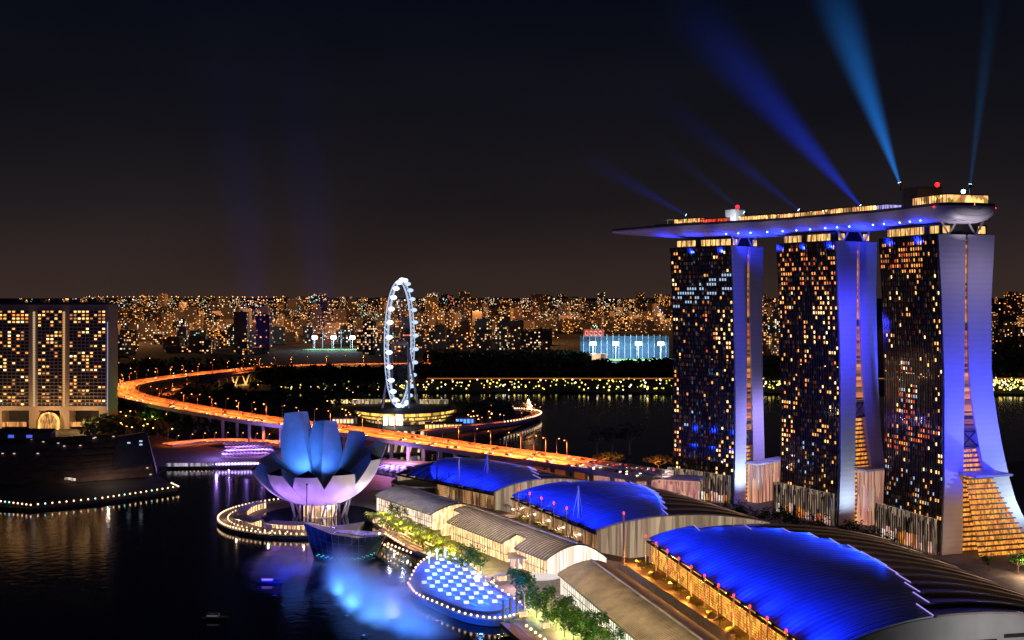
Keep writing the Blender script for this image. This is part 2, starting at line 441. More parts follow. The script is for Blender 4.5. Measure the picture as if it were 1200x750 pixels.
    for e0 in (5, W - 9):
        b = MB(); b.face([P(2.9, e0, ZT + .8), P(2.9, e0 + 5, ZT + .8), P(2.9, e0 + 5, ZT + 5), P(2.9, e0, ZT + 5)]); b.build('crown_window', m_crown, cr)
    # lit gap between the slabs: floor edges and glowing landings
    zs_top = roofbox[2]; b = MB(); n = 24
    zr = [lerp(zs_top + 12, ZT - 1, k / n) for k in range(n + 1)]
    b.grid([[P(1.2, interp(west_i, z), z), P(1.2, interp(east_i, z), z)] for z in zr])
    b.build('gap_landing_light', lit_glass('gap_glow', (1, .32, .08), .62, .6, .02, (.02, .02, 1), False), t)
    # atrium: sloping stepped glow between the splayed legs
    b = MB(); sl = MB(); zz = 3.0; k = 0
    while zz < zs_top:
        ei, eo = interp(west_i, zz + 1), interp(east_i, zz + 1)
        s = 2.0 + zz * .03
        if eo - ei > .8:
            b.face([P(s, ei, zz), P(s, eo, zz), P(s, eo, zz + 1.75), P(s, ei, zz + 1.75)])
            sl.box(P(s - .3, (ei + eo) / 2, zz + 2.25), (eo - ei, 1.6, .9), a)
        zz += 2.75
    at_o = b.build('atrium_glazing', m_atr, t); sl.build('floor_edge', m_slab, at_o)
    # cross-braced link above the atrium
    b = MB(); z0, z1 = zs_top + 1.5, zs_top + 10
    c0, c1, c2, c3 = P(1, interp(west_i, z0), z0), P(1, interp(east_i, z0), z0), P(1, interp(east_i, z1), z1), P(1, interp(west_i, z1), z1)
    b.tube([c0, c2], .5, 4); b.tube([c1, c3], .5, 4); b.tube([c0, c1], .5, 4); b.tube([c3, c2], .5, 4)
    b.build('cross_brace', m_dark, t)
    # entrance hall box / ledge
    kind, e0, ztop, e1, d0 = roofbox[3], roofbox[0], roofbox[4], roofbox[1], roofbox[5]
    if kind == 'box':
        b = MB(); b.box(P(-d0 / 2 - .2, (e0 + e1) / 2, ztop / 2 + 1), (e1 - e0, d0, ztop - 2), a); hb_ = b.build('entrance_hall', m_atr2, t)
        b = MB(); n = 9
        for k in range(n + 1): b.box(P(-d0 - .45, lerp(e0 + .2, e1 - .2, k / n), ztop / 2 + 1), (.25, .3, ztop - 2), a)
        b.build('hall_mullion', m_conc, hb_)
    else:
        # steep glazed skirt that follows the flaring leg, floors showing as lines
        b = MB(); sl = MB(); zz = 3.0
        while zz < ztop - 1:
            ei, eo = interp(west_i, zz), interp(east_i, zz) + 1.5
            b.face([P(-d0 * (1 - zz / ztop) - 1, ei + .3, zz), P(-d0 * (1 - zz / ztop) - 1, eo, zz), P(-d0 * (1 - (zz + 2) / ztop) - 1, interp(east_i, zz + 2) + 1.5, zz + 2), P(-d0 * (1 - (zz + 2) / ztop) - 1, ei + .3, zz + 2)])
            sl.box(P(-d0 * (1 - (zz + 2) / ztop) - 1.2, (ei + eo) / 2, zz + 2.3), (eo - ei, 1.2, .55), a)
            zz += 2.75
        hb_ = b.build('entrance_glazing', m_atr, t); sl.build('floor_edge', m_slab, hb_)
    b = MB(); b.box(P(-d0 / 2, (e0 + e1) / 2 - (.5 if kind == 'box' else 0), ztop + .6), (e1 - e0 + 3, d0 + 3, 1.2), a); b.build('canopy_ledge', m_ledge, t)
    # glazed colonnade along the foot of the facade
    b = MB(); rr_ = random.Random(60 + idx)
    b.box(P(L / 2 + .5, -1.6, 12), (2.4, L - 1, 20), a); cg = b.build('colonnade', m_colon, t)
    for k in range(26):
        h = rr_.uniform(15, 21); b = MB(); b.box(P(1 + k * (L - 2) / 25, -3.3, 2 + h / 2), (.6, .45, h), a); b.build('colonnade_pier', m_slab if k % 3 else m_conc, cg)
    for k in range(13):
        if rr_.random() < .75:
            h = rr_.uniform(3.5, 8); s0 = 2 + k * (L - 5) / 13; b = MB(); b.box(P(s0 + 1.6, -3.0, 3 + h / 2), (.3, 3.0, h), a); b.build('shop_window', rr_.choice([m_shop_o, m_shop_p, m_shop_p, m_shop_w]), cg)
    TOW.append((o, ax, ea, P, L, W, t))
    return t
def pat_a(u, w, r, strip):   # nearest tower: orange upper floors, red swirl of reflected signs put in as lit panes
    if w > .86: return .62, r.choice([0, 0, 3, 5, 3, 4])
    d = math.hypot((u - .62) * 1.4, (w - .43) * 2.2)
    if d < .28: return .8, r.choice([5, 5, 5, 3, 6, 2])
    if .2 < w < .34 and abs((w - .2) - (1 - u) * .16) < .05: return .75, r.choice([5, 5, 3, 7])
    if w < .16: return .32, r.choice([6, 4, 0])
    if u < .12: return .42, r.choice([0, 1, 2])
    if u > .88: return .35, r.choice([0, 1])
    return .16 + .1 * (strip > .7), r.choice([0, 1, 1, 2, 4, 7])
def pat_b(u, w, r, strip):
    if w > .8: return .55, r.choice([0, 3, 4, 3, 5])
    if u > .8: return .5, r.choice([1, 2, 0, 3])
    if u < .4 and w > .3: return .46, r.choice([0, 1, 2, 2, 3])
    if w < .2 and u > .3: return .25, r.choice([6, 6, 4, 7])
    return .24 + .2 * (strip > .6), r.choice([0, 1, 4, 3])
def pat_c(u, w, r, strip):
    if .77 < w < .90 and abs(w - (.88 - u * .10)) < .015: return .9, 6  # blue-white streaks: a sign's reflection drawn with glowing panes
    if .73 < w < .86 and abs(w - (.82 - u * .08)) < .012: return .8, 6
    if u > .88: return .48, r.choice([0, 1, 3, 2])
    if u < .3: return .34, r.choice([1, 2, 1, 0])
    if .52 < w < .72 and u < .5: return .45, r.choice([3, 0, 5])
    if w < .3 and u > .4: return .10, r.choice([7, 7, 6])
    return .16 + .12 * (strip > .75), r.choice([0, 3, 4, 7])
WO = [(0, 2.2), (40, 4.0), (98, 4.0), (144, 2.3), (ZT, 0)]
WI = [(0, 15.8), (98, 17.2), (144, 17.6), (ZT, 18)]
tower(0, 237, 640, 17.4, 37.7, 55, WO, WI,
      [(0, 53), (7, 50), (20, 43), (32, 37), (47, 31), (60, 27.5), (73.5, 24.5), (90, 21.8), (105, 20.2), (145, 19.3), (ZT, 19.8)],
      [(0, 71), (7, 66), (20, 57.5), (32, 51), (47, 46.5), (60, 43), (73.5, 40), (90, 37), (105, 35.6), (145, 35.4), (ZT, 37.7)],
      'nearest hotel tower, grey-topped legs splaying wide over an orange stepped atrium', pat_a, (14.5, 36, 60, 'skirt', 46.5, 13))
tower(1, 203, 721.6, 28.5, 35.2, 55, WO, WI,
      [(0, 36), (35, 31), (60, 26.5), (95, 22.5), (145, 20), (ZT, 20)],
      [(0, 47), (35, 42.4), (60, 38.5), (95, 36), (145, 34.6), (ZT, 35.2)],
      'middle hotel tower with vivid blue end walls and a square orange hall at its foot', pat_b, (17.5, 44, 68, 'box', 36, 9))
tower(2, 151.8, 794.6, 42.7, 36.9, 55, WO, WI,
      [(0, 27), (26, 25), (85, 23), (145, 20.5), (ZT, 20.5)],
      [(0, 41), (26, 38.5), (85, 36), (145, 35.6), (ZT, 36.9)],
      'farthest hotel tower, white-blue left leg, pink-lit glass hall below', pat_c, (17.5, 55, 40, 'box', 28.5, 9))
# ------------------------------------------------------------------ boat-shaped roof deck across the towers
m_hull = mat('deck_hull', (.46, .43, .45), .45, noise=.08, nscale=.04)
m_deck = mat('deck_floor', (.14, .12, .10), .8)
def tp(i, s, e):
    o, ax, ea, P, L, W, t = TOW[i]; return P(s, e, 0)
path0 = [tp(0, -11, 15), tp(0, 6, 15), tp(0, 50, 15), tp(1, 6, 15.5), tp(1, 50, 15.5), tp(2, 6, 16), tp(2, 50, 16), tp(2, 88, 15), tp(2, 121, 11)]
CP = catmull(path0, 10)
cum = [0]
for p, q in zip(CP, CP[1:]): cum.append(cum[-1] + (q - p).length)
SL = cum[-1]
def deck_frame(s):
    s = max(0, min(SL, s))
    for i in range(len(CP) - 1):
        if s <= cum[i + 1] or i == len(CP) - 2:
            f = (s - cum[i]) / max(1e-6, cum[i + 1] - cum[i]); p = CP[i].lerp(CP[i + 1], f)
            a, b = CP[max(0, i - 2)], CP[min(len(CP) - 1, i + 3)]
            d = (b - a).normalized(); return p, d, Vector((d.y, -d.x, 0))
def half_w(s):
    k = s / SL
    if s < 10: return max(.2, 19.5 * (max(0.0, 1 - ((10 - max(0, s)) / 10.0) ** 2.6)) ** (1 / 2.6))
    if k > .72: return max(.5, 19.5 * (1 - ((k - .72) / .285) ** 1.8))
    return 19.5
def deck_z(s): return 196.0
def hull_d(s):
    k = s / SL
    d = 9.5
    if s < 10: d *= .12 + .88 * (max(0.0, 1 - (1 - s / 10) ** 2.2)) ** .6
    if k > .7: d *= 1 - .8 * ((k - .7) / .3) ** 1.3
    return d
DP = lambda s, w, z: deck_frame(s)[0] + deck_frame(s)[2] * w + Vector((0, 0, z))
dk = thing('sky_deck', 'long boat-shaped roof deck bridging the three towers, blue-lit underneath', 'roof deck', (CP[0].x, CP[0].y, 186))
N_ = 110; sec = []
for i in range(N_ + 1):
    s = SL * i / N_ if i > 12 else SL * 12 / N_ * (i / 12) ** 2.2; w = half_w(s); d = hull_d(s); z = deck_z(s); ring = []
    for j in range(17):
        th = math.pi * j / 16
        ring.append(DP(s, -w * math.copysign(abs(math.cos(th)) ** .75, math.cos(th)), z - d * math.sin(th) ** .8))
    sec.append(ring)
b = MB(); b.grid(sec); b.face(sec[0]); hull = b.build('hull', m_hull, dk, smooth=True)
b = MB()
for i in range(0, N_, 1):
    s = SL * i / N_
    if i % 2 == 0: continue
    b.tube([sec[i][j] + (sec[i][j] - (sec[i][8] + Vector((0, 0, 4)))).normalized() * .03 for j in range(2, 15)], .09, 4)
b.build('panel_seam', mat('seam_grey', (.18, .18, .2), .6), hull)
b = MB(); b.grid([[DP(SL * i / N_, -half_w(SL * i / N_), deck_z(0) + .02), DP(SL * i / N_, half_w(SL * i / N_), deck_z(0) + .02)] for i in range(N_ + 1)])
b.build('deck_floor', m_deck, dk)
b = MB()
for sg in (-1, 1):
    b.grid([[DP(SL * i / N_, sg * half_w(SL * i / N_) * .985, 196.0), DP(SL * i / N_, sg * half_w(SL * i / N_) * .985, 197.6)] for i in range(N_ + 1)])
b.build('parapet', mat('parapet_dark', (.05, .05, .06), .5), dk)
# long lit pool-side and restaurant structures
m_rest = lit_glass('restaurant_glow', (1, .50, .16), 1.7, .35, .12, (1, 1, .6))
m_restr = lit_glass('red_bar_glow', (1, .05, .02), 1.1, .5, .2)
m_wht = glow('cool_deck_light', (.8, .88, 1), 1.6)
def pav(name, s0, s1, w0, w1, z0, z1, m, lab=None):
    b = MB(); n = max(2, int((s1 - s0) / 6))
    rows = []
    for i in range(n + 1):
        s = lerp(s0, s1, i / n); k = min(1, half_w(s) / 19.5)
        rows.append([DP(s, w0 * k, z0), DP(s, w0 * k, z1), DP(s, w1 * k, z1), DP(s, w1 * k, z0)])
    b.grid(rows); b.face(rows[0]); b.face(rows[-1][::-1])
    o = b.build(name, m, dk)
    b = MB()
    for i in range(n + 1):
        s = lerp(s0, s1, i / n); k = min(1, half_w(s) / 19.5); rows[i] = [DP(s, w0 * k - 1, z1 + .02), DP(s, w0 * k - 1, z1 + .6), DP(s, w1 * k + 1, z1 + .6), DP(s, w1 * k + 1, z1 + .02)]
    b.grid(rows); b.face(rows[0]); b.face(rows[-1][::-1]); b.build('pavilion_roof', m_black, o)
    b = MB()
    for i in range(int((s1 - s0) / 2.2) + 1):
        s = s0 + i * 2.2; k = min(1, half_w(s) / 19.5); b.box(DP(s, w0 * k - .15, (z0 + z1) / 2), (.3, .3, z1 - z0), 0)
    b.build('pavilion_post', m_dark, o)
    return o
pav('restaurant', 5, 34, -15.5, 14, 197.5, 202, m_rest)
pav('restaurant', 60, 69, -15, -4, 197, 200.4, lit_glass('violet_bar_glow', (.5, .42, 1), 1.0, .5, .3))
pav('pool_bar', 71, 112, -17, -12, 196.8, 200.4, m_rest)
pav('pool_bar', 116, 158, -17, -13, 196.8, 200.0, m_rest)
pav('pool_bar', 162, 190, -16.5, -12, 196.8, 200.2, m_rest)
pav('club_room', 206, 228, -11, 5, 197, 200.2, m_restr)
pav('club_room', 230, 254, -9, 5, 197.5, 201.5, m_rest)
pav('observation_rail', 222, 268, -16.5, -15.9, 196.3, 197.6, m_wht)
# lift towers on the deck
def liftbox(s, w, sx, sy, z1, m, lamp_w, lab):
    p, d, n = deck_frame(s); a = math.atan2(d.y, d.x) - math.pi / 2
    b = MB(); b.box(DP(s, w, (196 + z1) / 2), (sx, sy, z1 - 196), a); o = b.build('lift_house', m, dk); o['label'] = lab
    b = MB(); b.box(DP(s, w, z1 + .3), (sx + .8, sy + .8, .6), a); b.build('coping', m_dark, o)
    b = MB(); lp = DP(s + lamp_w[0], w + lamp_w[1], z1 + 2.2); b.tube([lp - Vector((0, 0, 2.2)), lp - Vector((0, 0, .8))], .15, 5); b.ball(lp, lamp_w[2], 10, 6)
    b.build('warning_lamp', glow('red_warning_lamp', (1, .003, .006), 16), o)
    l = point('warning_light', lp + Vector((0, 0, 1.5)), (1, .03, .03), 2500, .8); adopt(l, dk)
liftbox(50, 3, 17, 14, 209.5, mat('dark_plant_house', (.06, .05, .05), .7), (-6, 6, 1.3), 'dark square lift house under a red lamp')
liftbox(206, 0, 11, 9, 206.5, m_white, (0, 3, 1.3), 'small white lift house with a red lamp on top')
spot('lift_house_wash', DP(196, -14, 198), DP(206, 0, 203), (.75, .85, 1), 11000, 60)
for s, w in ((9, -19.6), (6, 18.8)):
    b = MB(); b.ball(DP(s, w, 195.4), .6, 8, 5); b.build('edge_lamp', glow('red_edge_lamp', (1, .02, .03), 3), dk)
# white work light, umbrella-shaped viewing shelter
b = MB(); b.ball(DP(13, 3, 204.8), 1.15, 10, 6); b.build('search_lamp', glow('blue_white_lamp', (.45, .8, 1), 22), dk)
b = MB(); p = DP(262, -6, 196); b.tube([p, p + Vector((0, 0, 5.5))], .35, 6); b.box(p + Vector((0, 0, 5.9)), (6, 6, .5), .7); b.build('shelter', m_white, dk)
# V struts
for i in range(3):
    o, ax, ea, P, L, W, t = TOW[i]
    for e in (9, 27):
        for sg in (-1, 1):
            b = MB(); b.tube([P(3.2, e, ZT), P(3.2, e + sg * 5.2, 188.2)], .75, 6); b.build('v_strut', m_white, t)
# lamps under the hull
m_bl = glow('hull_blue_lamp', (.25, .6, 1), 9)
BLUE = (.012, .03, 1.0)
k = 0
for s in (26, 36, 46, 62, 72, 92, 102, 112, 126, 140, 154, 168, 182, 192, 202):
    w = half_w(s)
    b = MB(); b.ball(DP(s, -w * .80, 188.9), .45, 8, 5); b.build('underside_lamp', m_bl, hull)
for s in (28, 56, 84, 108, 132, 158, 184, 206, 232, 258):
    w = half_w(s); l = spot('underside_wash', DP(s, -w * .9, 177), DP(s, -w * .1, 187), BLUE, 90000 if s < 240 else 60000, 140, 1, 1.0)
# lamps added in mid-air to flood the tower end walls
def wall_flood(i, s, e, z, te, tz, color, power, ang=70, blend=1):
    P = TOW[i][3]; spot('wall_flood', P(s, e, z), P(0, te, tz), color, power, ang, blend, 1.0)
DB = (.022, .030, 1.0); WB = (.55, .72, 1.0); GP = (.52, .42, .62)
# nearest tower: grey-violet head, blue waist, white-blue right foot
wall_flood(0, -34, 30, 160, 20, 150, GP, 22000, 140, 1)
wall_flood(0, -42, 6, 60, 14, 76, DB, 230000, 120)
wall_flood(0, -42, 34, 62, 28, 84, (.07, .08, 1), 150000, 120)
wall_flood(0, -26, 74, 22, 46, 46, WB, 120000, 120)
wall_flood(0, -30, -8, 10, 8, 20, (.85, .5, .4), 16000, 110)
# middle tower: saturated blue, paler foot on the left leg
wall_flood(1, -65, 34, 150, 28, 140, DB, 700000, 110)
wall_flood(1, -60, 40, 80, 29, 85, DB, 640000, 110)
wall_flood(1, -45, -4, 130, 8, 120, (.05, .05, 1), 220000, 110)
wall_flood(1, -16, 9, 9, 10, 52, WB, 38000, 150)
# farthest tower
wall_flood(2, -65, 34, 150, 28, 135, DB, 640000, 110)
wall_flood(2, -60, 20, 90, 18, 90, (.05, .04, 1), 380000, 120)
wall_flood(2, -36, 36, 60, 31, 50, (.40, .30, 1), 95000, 120)
wall_flood(2, -17, 9, 10, 11, 58, WB, 70000, 150)
for s in (20, 55, 90, 125, 160, 195, 230): spot('hull_side_wash', DP(s, -48, 193), DP(s, -18, 194), (.62, .48, .55), 5200, 66, 1)  # fill added in mid-air off the hull side
spot('hull_end_wash', DP(-30, 0, 172), DP(2, 0, 191), (.7, .62, .66), 20000, 120, 1)
# garden trees on the deck
# ------------------------------------------------------------------ shopping halls with blue-lit vaulted roofs
m_rib = ribbed('dark_roof_sheet', (.085, .07, .065), .45, .35, 0, .25)
m_ribe = mat('roof_rib_edge', (.5, .4, .34), .5)
m_gable = mat('grey_gable', (.40, .40, .41), .6, noise=.1)
m_gglow = lit_glass('gable_glow', (1, .70, .44), .34, .5, .45, (1.2, 1.2, .05))  # gable walls glow, in place of warm lamps on them
m_goldw = lit_glass('golden_glazing', (1, .40, .06), 1.25, .5, .4, (1, 1, .6))
m_whitew = lit_glass('white_glazing', (1, .86, .70), 1.25, .5, .65, (1.6, 1.6, .05))
HALL = []
def blue_mat(name, ang):
    return ribbed(name, (.45, .52, .7), .5, .075, 0, .5, angle=ang, tone=.45)
def hall(name, label, ox, oy, adeg, L, Wd, zw, ze, hc, nb, vb, vlo, hc1=None):
    a = R(adeg); tt = Vector((math.sin(a), -math.cos(a), 0)); vv = Vector((math.cos(a), math.sin(a), 0)); o = Vector((ox, oy, 0))
    hc1 = hc if hc1 is None else hc1
    def H(t, v):
        q = v / Wd; h = hc + (hc1 - hc) * max(0, min(1, t / L))
        endf = (.80 + .20 * min(1, max(0, t) / (L * .25))) * ((.62 + .38 * min(1, max(0, L - t) / (L * .35))) if L < 150 else 1)
        return (zw + (ze - zw) * q) + h * endf * (1 - abs(2 * q ** .88 - 1) ** 2.1)
    P = lambda t, v, dz=0: o + tt * t + vv * v + Vector((0, 0, H(t, v) + dz))
    root = thing('shopping_hall', label, 'hall', (ox, oy, 8), 'vaulted shopping halls with blue-lit roofs')
    nv = 22; bl = L / nb
    b = MB(); e = MB(); u = MB(); li = MB()
    for i in range(nb):
        t0, t1 = i * bl, (i + 1) * bl
        vs_ = [Wd * j / nv for j in range(nv + 1)]
        b.grid([[P(t0, v, 0) for v in vs_], [P(t1, v, 1.3) for v in vs_]])
        b.grid([[P(t1, v, 1.3) for v in vs_], [P(t1, v, -.05) for v in vs_]])
        tm = (t0 + t1) / 2
        v1 = interp(vb, tm); v0 = interp(vlo, tm)
        e.tube([P(t1, v, 1.45) for v in [lerp(v1 + 1, Wd, q / 16) for q in range(17)]], .42, 5)
        if v1 - v0 > 2:
            m_ = 14
            slope = (interp(vb, t1) - interp(vb, t0))
            va0, va1 = v1 - slope * .15 + 1.0, v1 - slope * .15 - 1.5
            w0, w1 = interp(vlo, t0), interp(vlo, t1)
            r0 = [P(t0, lerp(w0 - .4, va0, j / m_), 1.9) for j in range(m_ + 1)]
            r1 = [P(t1, lerp(w1 - .4, va1, j / m_), 1.9) for j in range(m_ + 1)]
            u.grid([r0, r1])
            if i == nb - 1: u.grid([r1, [p - Vector((0, 0, 1.35)) for p in r1]])
            u.grid([[r0[-1], r1[-1]], [r0[-1] - Vector((0, 0, .5)), r1[-1] - Vector((0, 0, .8))]])
            li = MB(); li.tube([r0[-1] + Vector((0, 0, .12)), r1[-1] + Vector((0, 0, .12))], .24, 4); li.build('edge_light', glow('canopy_edge_light', (.45, .32, 1), 1.0), root)
    b.build('vault_roof', m_rib, root)
    e.build('roof_rib', m_ribe, root)
    cn_ = u.build('blue_canopy', blue_mat('canopy_sheet_%d' % len(HALL), R(90) - a), root)
    sm_ = MB()
    for i in range(nb * 4):
        t = (i + .5) * bl / 4; v0, v1 = interp(vlo, t) + .5, interp(vb, t) - 2
        if v1 - v0 > 2: sm_.tube([P(t, lerp(v0, v1, q / 12), 1.95) for q in range(13)], .16, 4)
    sm_.build('canopy_seam', mat('canopy_seam', (.5, .58, .75), .4), cn_)
    # end walls
    for t, nm in ((L, 'gable'), (0, 'gable')):
        g = MB(); vs_ = [Wd * j / nv for j in range(nv + 1)]
        top = [P(t, v, (1.2 if t else -.1)) for v in vs_]
        if t: top = [p + tt * .4 for p in top]
        g.grid([top, [Vector((p.x, p.y, 3)) for p in top]]); g.build(nm, m_gable if not HALL and t else m_gglow, root)
    # eave beam
    b = MB(); b.tube([P(L * j / 24, -.6, .2) for j in range(25)], .7, 6); b.build('eave_beam', m_black, root)
    HALL.append((o, tt, vv, H, P, L, Wd, root)); return root
hall('h', 'nearest shopping hall, broad deep-blue canopy with saw-toothed edge on a black vault', 71, 597, 11, 200, 128, 19, 16, 10.5, 13,
     [(0, 12), (10, 32), (30, 56), (55, 67), (78, 71), (110, 68), (149, 59), (180, 48), (200, 37)], [(0, 0), (200, 0)], 14)
hall('h', 'middle shopping hall, leaf-shaped blue canopy between the two other blue roofs', 0, 729, 23, 117, 112, 18, 14, 10.5, 10,
     [(0, 22), (4, 34), (8, 56), (16, 80), (56, 70), (90, 56), (117, 42)], [(0, 0), (117, 0)], 10.5)
hall('h', 'farthest shopping hall, small rounded blue canopy below the orange highway', -82, 826, 40, 110, 92, 18, 14, 10, 10,
     [(0, 44), (12, 64), (24, 80), (50, 76), (80, 58), (110, 36)], [(0, 43), (10, 28), (20, 15), (32, 6), (45, 0), (110, 0)], 10)
o, tt, vv, H, P, L, Wd, root = HALL[0]
for v0, z0 in ((52, 17), (70, 18.5)):
    b = MB(); q = o + tt * (L + .7) + vv * (v0 + 6); b.box((q.x, q.y, z0 + 6), (15, .5, 1.3), R(11)); b.build('gable_louvre', m_black, root)
# golden glazed front of the nearest hall, front walls of the others
def front_wall(h, t0, t1, m, zb, lab, slat=True):
    o, tt, vv, H, P, L, Wd, root = h
    b = MB(); n = 20
    Q = lambda t, v, z: o + tt * t + vv * v + Vector((0, 0, z))
    b.grid([[Q(lerp(t0, t1, i / n), 1.2, zb), Q(lerp(t0, t1, i / n), 1.2, H(lerp(t0, t1, i / n), 1) - .8)] for i in range(n + 1)])
    w = b.build(lab, m, root)
    if slat:
        s = MB(); z = zb + 1.0
        while z < H(0, 0) - 1:
            s.grid([[Q(lerp(t0, t1, i / n), .75, z), Q(lerp(t0, t1, i / n), .75, z + .28)] for i in range(n + 1)]); z += 1.15
        k = int((t1 - t0) / 14)
        for i in range(k + 1): s.box(Q(lerp(t0, t1, i / k), .5, (zb + H(0, 0)) / 2), (.35, .35, H(0, 0) - zb - 1), 0)
        s.build('glazing_slat', mat('bronze_slat', (.16, .09, .04), .5), w)
front_wall(HALL[0], 0, 200, m_goldw, 8, 'glazed_front')
front_wall(HALL[1], 0, 117, lit_glass('dim_gold_glazing', (1, .5, .2), .45, .3, .2), 8, 'glazed_front')
front_wall(HALL[2], 45, 110, MATS['dim_gold_glazing'], 8, 'glazed_front')
# ------------------------------------------------------------------ terrace between the front pavilions and the halls
def terrace(pts_w, pts_e, z=8.0):
    b = MB(); n = len(pts_w)
    for i in range(n - 1):
        w0, w1, e0, e1 = pts_w[i], pts_w[i + 1], pts_e[i], pts_e[i + 1]
        b.hexa([(w0[0], w0[1], 2.1), (e0[0], e0[1], 2.1), (e1[0], e1[1], 2.1), (w1[0], w1[1], 2.1),
                (w0[0], w0[1], z), (e0[0], e0[1], z), (e1[0], e1[1], z), (w1[0], w1[1], z)])
    return b
PE = [(-100, 812), (-59, 791), (-15, 722), (12, 712), (50, 603), (57, 597), (90, 468), (108, 390)]
HE = [(-84, 830), (-70, 812), (-8, 742), (3, 729), (48, 620), (73, 597), (98, 468), (113, 390)]
struct(terrace(PE, HE).build('terrace_path', mat('terrace_floor', (.26, .18, .12), .7, nscale=.3)))

# ------------------------------------------------------------------ front pavilions with ribbed shell roofs
m_shell = mat('shell_roof_sheet', (.19, .16, .12), .5, metal=.2, noise=.22, nscale=.3)
m_seam = mat('shell_roof_seam', (.62, .55, .44), .45)
m_ridge = mat('ridge_cap', (.7, .66, .58), .5)
def pavilion(label, ox, oy, adeg, L, vr, ve, zw, zr, ze, ns, wall_m, ends, steps=()):
    a = R(adeg); tt = Vector((math.sin(a), -math.cos(a), 0)); vv = Vector((math.cos(a), math.sin(a), 0)); o = Vector((ox, oy, 0))
    def Z(t, v):
        if v <= vr: q = max(0.0, v) / vr; z = zw + (zr - zw) * math.sin(q * math.pi / 2) ** .9
        else: q = (v - vr) / (ve - vr); z = zr + (ze - zr) * (1 - math.cos(q * math.pi / 2))
        k = max(0.0, min(1.0, min(t, L - t) / 16)); return z
    def V0(t):
        for s0, s1, dv in steps:
            if s0 <= t < s1: return dv
        return 0.0
    P = lambda t, v, dz=0: o + tt * t + vv * v + Vector((0, 0, Z(t, v) + dz))
    root = thing('front_pavilion', label, 'pavilion', (ox, oy, 2), 'low shell-roofed pavilions along the promenade')
    b = MB(); s = MB(); rl = L / ns; nv = 14
    for i in range(ns):
        t0, t1 = i * rl, (i + 1) * rl; w = V0((t0 + t1) / 2)
        vs_ = [lerp(w, ve, j / nv) for j in range(nv + 1)]
        b.grid([[P(t0 + .02, v) for v in vs_], [P(t1 - .02, v) for v in vs_]])
        b.grid([[P(t0 + .02, v, -.6) for v in vs_], [P(t1 - .02, v, -.6) for v in vs_]])
        b.face([P(t0, w), P(t1, w), P(t1, w, -.6), P(t0, w, -.6)])
        s.grid([[P(t0 - .16, v, .02), P(t0 - .16, v, .42), P(t0 + .16, v, .42), P(t0 + .16, v, .02)] for v in vs_])
    rf = b.build('roof', m_shell, root); s.build('roof_seam', m_seam, rf)
    b = MB(); b.tube([P(L * j / 20, vr, .5) for j in range(21)], .5, 5); b.build('ridge_cap', m_ridge, rf)
    # glazed west front
    n = max(4, int(L / 3)); b = MB(); f = MB()
    for i in range(n):
        t0, t1 = L * i / n, L * (i + 1) / n; w = V0((t0 + t1) / 2) + 2.6
        p0, p1, q0, q1 = P(t0, w), P(t1, w), P(t0, w), P(t1, w)
        b.face([(p0.x, p0.y, 2.1), (p1.x, p1.y, 2.1), (q1.x, q1.y, q1.z - .65), (q0.x, q0.y, q0.z - .65)])
        f.box(((p0 - vv * .25).x, (p0 - vv * .25).y, (2.1 + p0.z - .7) / 2), (.25, .3, p0.z - 2.9), a)
        if i and V0((t0 + t1) / 2) != V0(t0 - L / n / 2):
            w2 = V0(t0 - L / n / 2) + 2.6; p = P(t0, w2); b.face([(p0.x, p0.y, 2.1), (p.x, p.y, 2.1), (p.x, p.y, p.z - .65), (p0.x, p0.y, p0.z - .65)])
    f.grid([[P(L * i / 30, V0(L * i / 30) + 2.3, 0) * 1 + Vector((0, 0, 6.0 - Z(0, V0(L * i / 30) + 2.3))) for i in range(31)], [P(L * i / 30, V0(L * i / 30) + 2.3, 0) + Vector((0, 0, 6.5 - Z(0, V0(L * i / 30) + 2.3))) for i in range(31)]])
    wl_ = b.build('glazed_front', wall_m, root); f.build('mullion', m_conc, wl_)
    for t, m in ends:
        g = MB(); vs_ = [lerp(1.2, ve - .5, j / 16) for j in range(17)]
        g.grid([[P(t, v, -.65) for v in vs_], [Vector((P(t, v).x, P(t, v).y, 2.1)) for v in vs_]]); g.build('end_wall', m, root)
    return P
warmw = lit_glass('warm_front_glass', (1, .60, .27), 1.75, .5, .45)
PV1 = pavilion('nearest shell-roofed pavilion, tight brown ribs and a pale ridge line, golden rear slope', 22, 556, 14, 172, 17, 36, 12, 17.5, 8.6, 118, lit_glass('pale_front_glass', (1, .92, .74), 1.15, .5, .6), ((.4, m_whitew), (171.6, m_whitew)))
PV2 = pavilion('middle shell-roofed pavilion with a stepped eave and bright cream shop fronts', -44, 690, 29.7, 123, 19, 38, 12.5, 18.5, 9.5, 46, warmw, ((.4, warmw), (122.6, m_whitew)),
               ((0, 12, 10), (12, 78, 0), (78, 90, 9)))
PV3 = pavilion('far shell-roofed pavilion, violet-tinted ribs, nearest the lotus museum', -92, 772, 32.5, 78, 20, 36, 12, 17, 9.5, 40, lit_glass('pink_front_glass', (1, .70, .56), 1.35, .5, .5), ((.4, m_whitew), (77.6, warmw)))
# round dark drum behind the far pavilion
c = gp(500, 566, 12)
b = MB(); b.lathe((c.x, c.y, 2), [(25, 0), (25, 10.5), (24, 11.2), (1, 11.4)], 40)
t = thing('round_drum_hall', 'low round dark-roofed drum with a pale rim beside the far blue canopy', 'hall', (c.x, c.y, 2)); b.build('drum', m_black, t)
b = MB(); b.tube([Vector((c.x + 25.2 * math.cos(R(d)), c.y + 25.2 * math.sin(R(d)), 13)) for d in range(0, 361, 9)], .5, 5, False); b.build('rim', m_ridge, t)
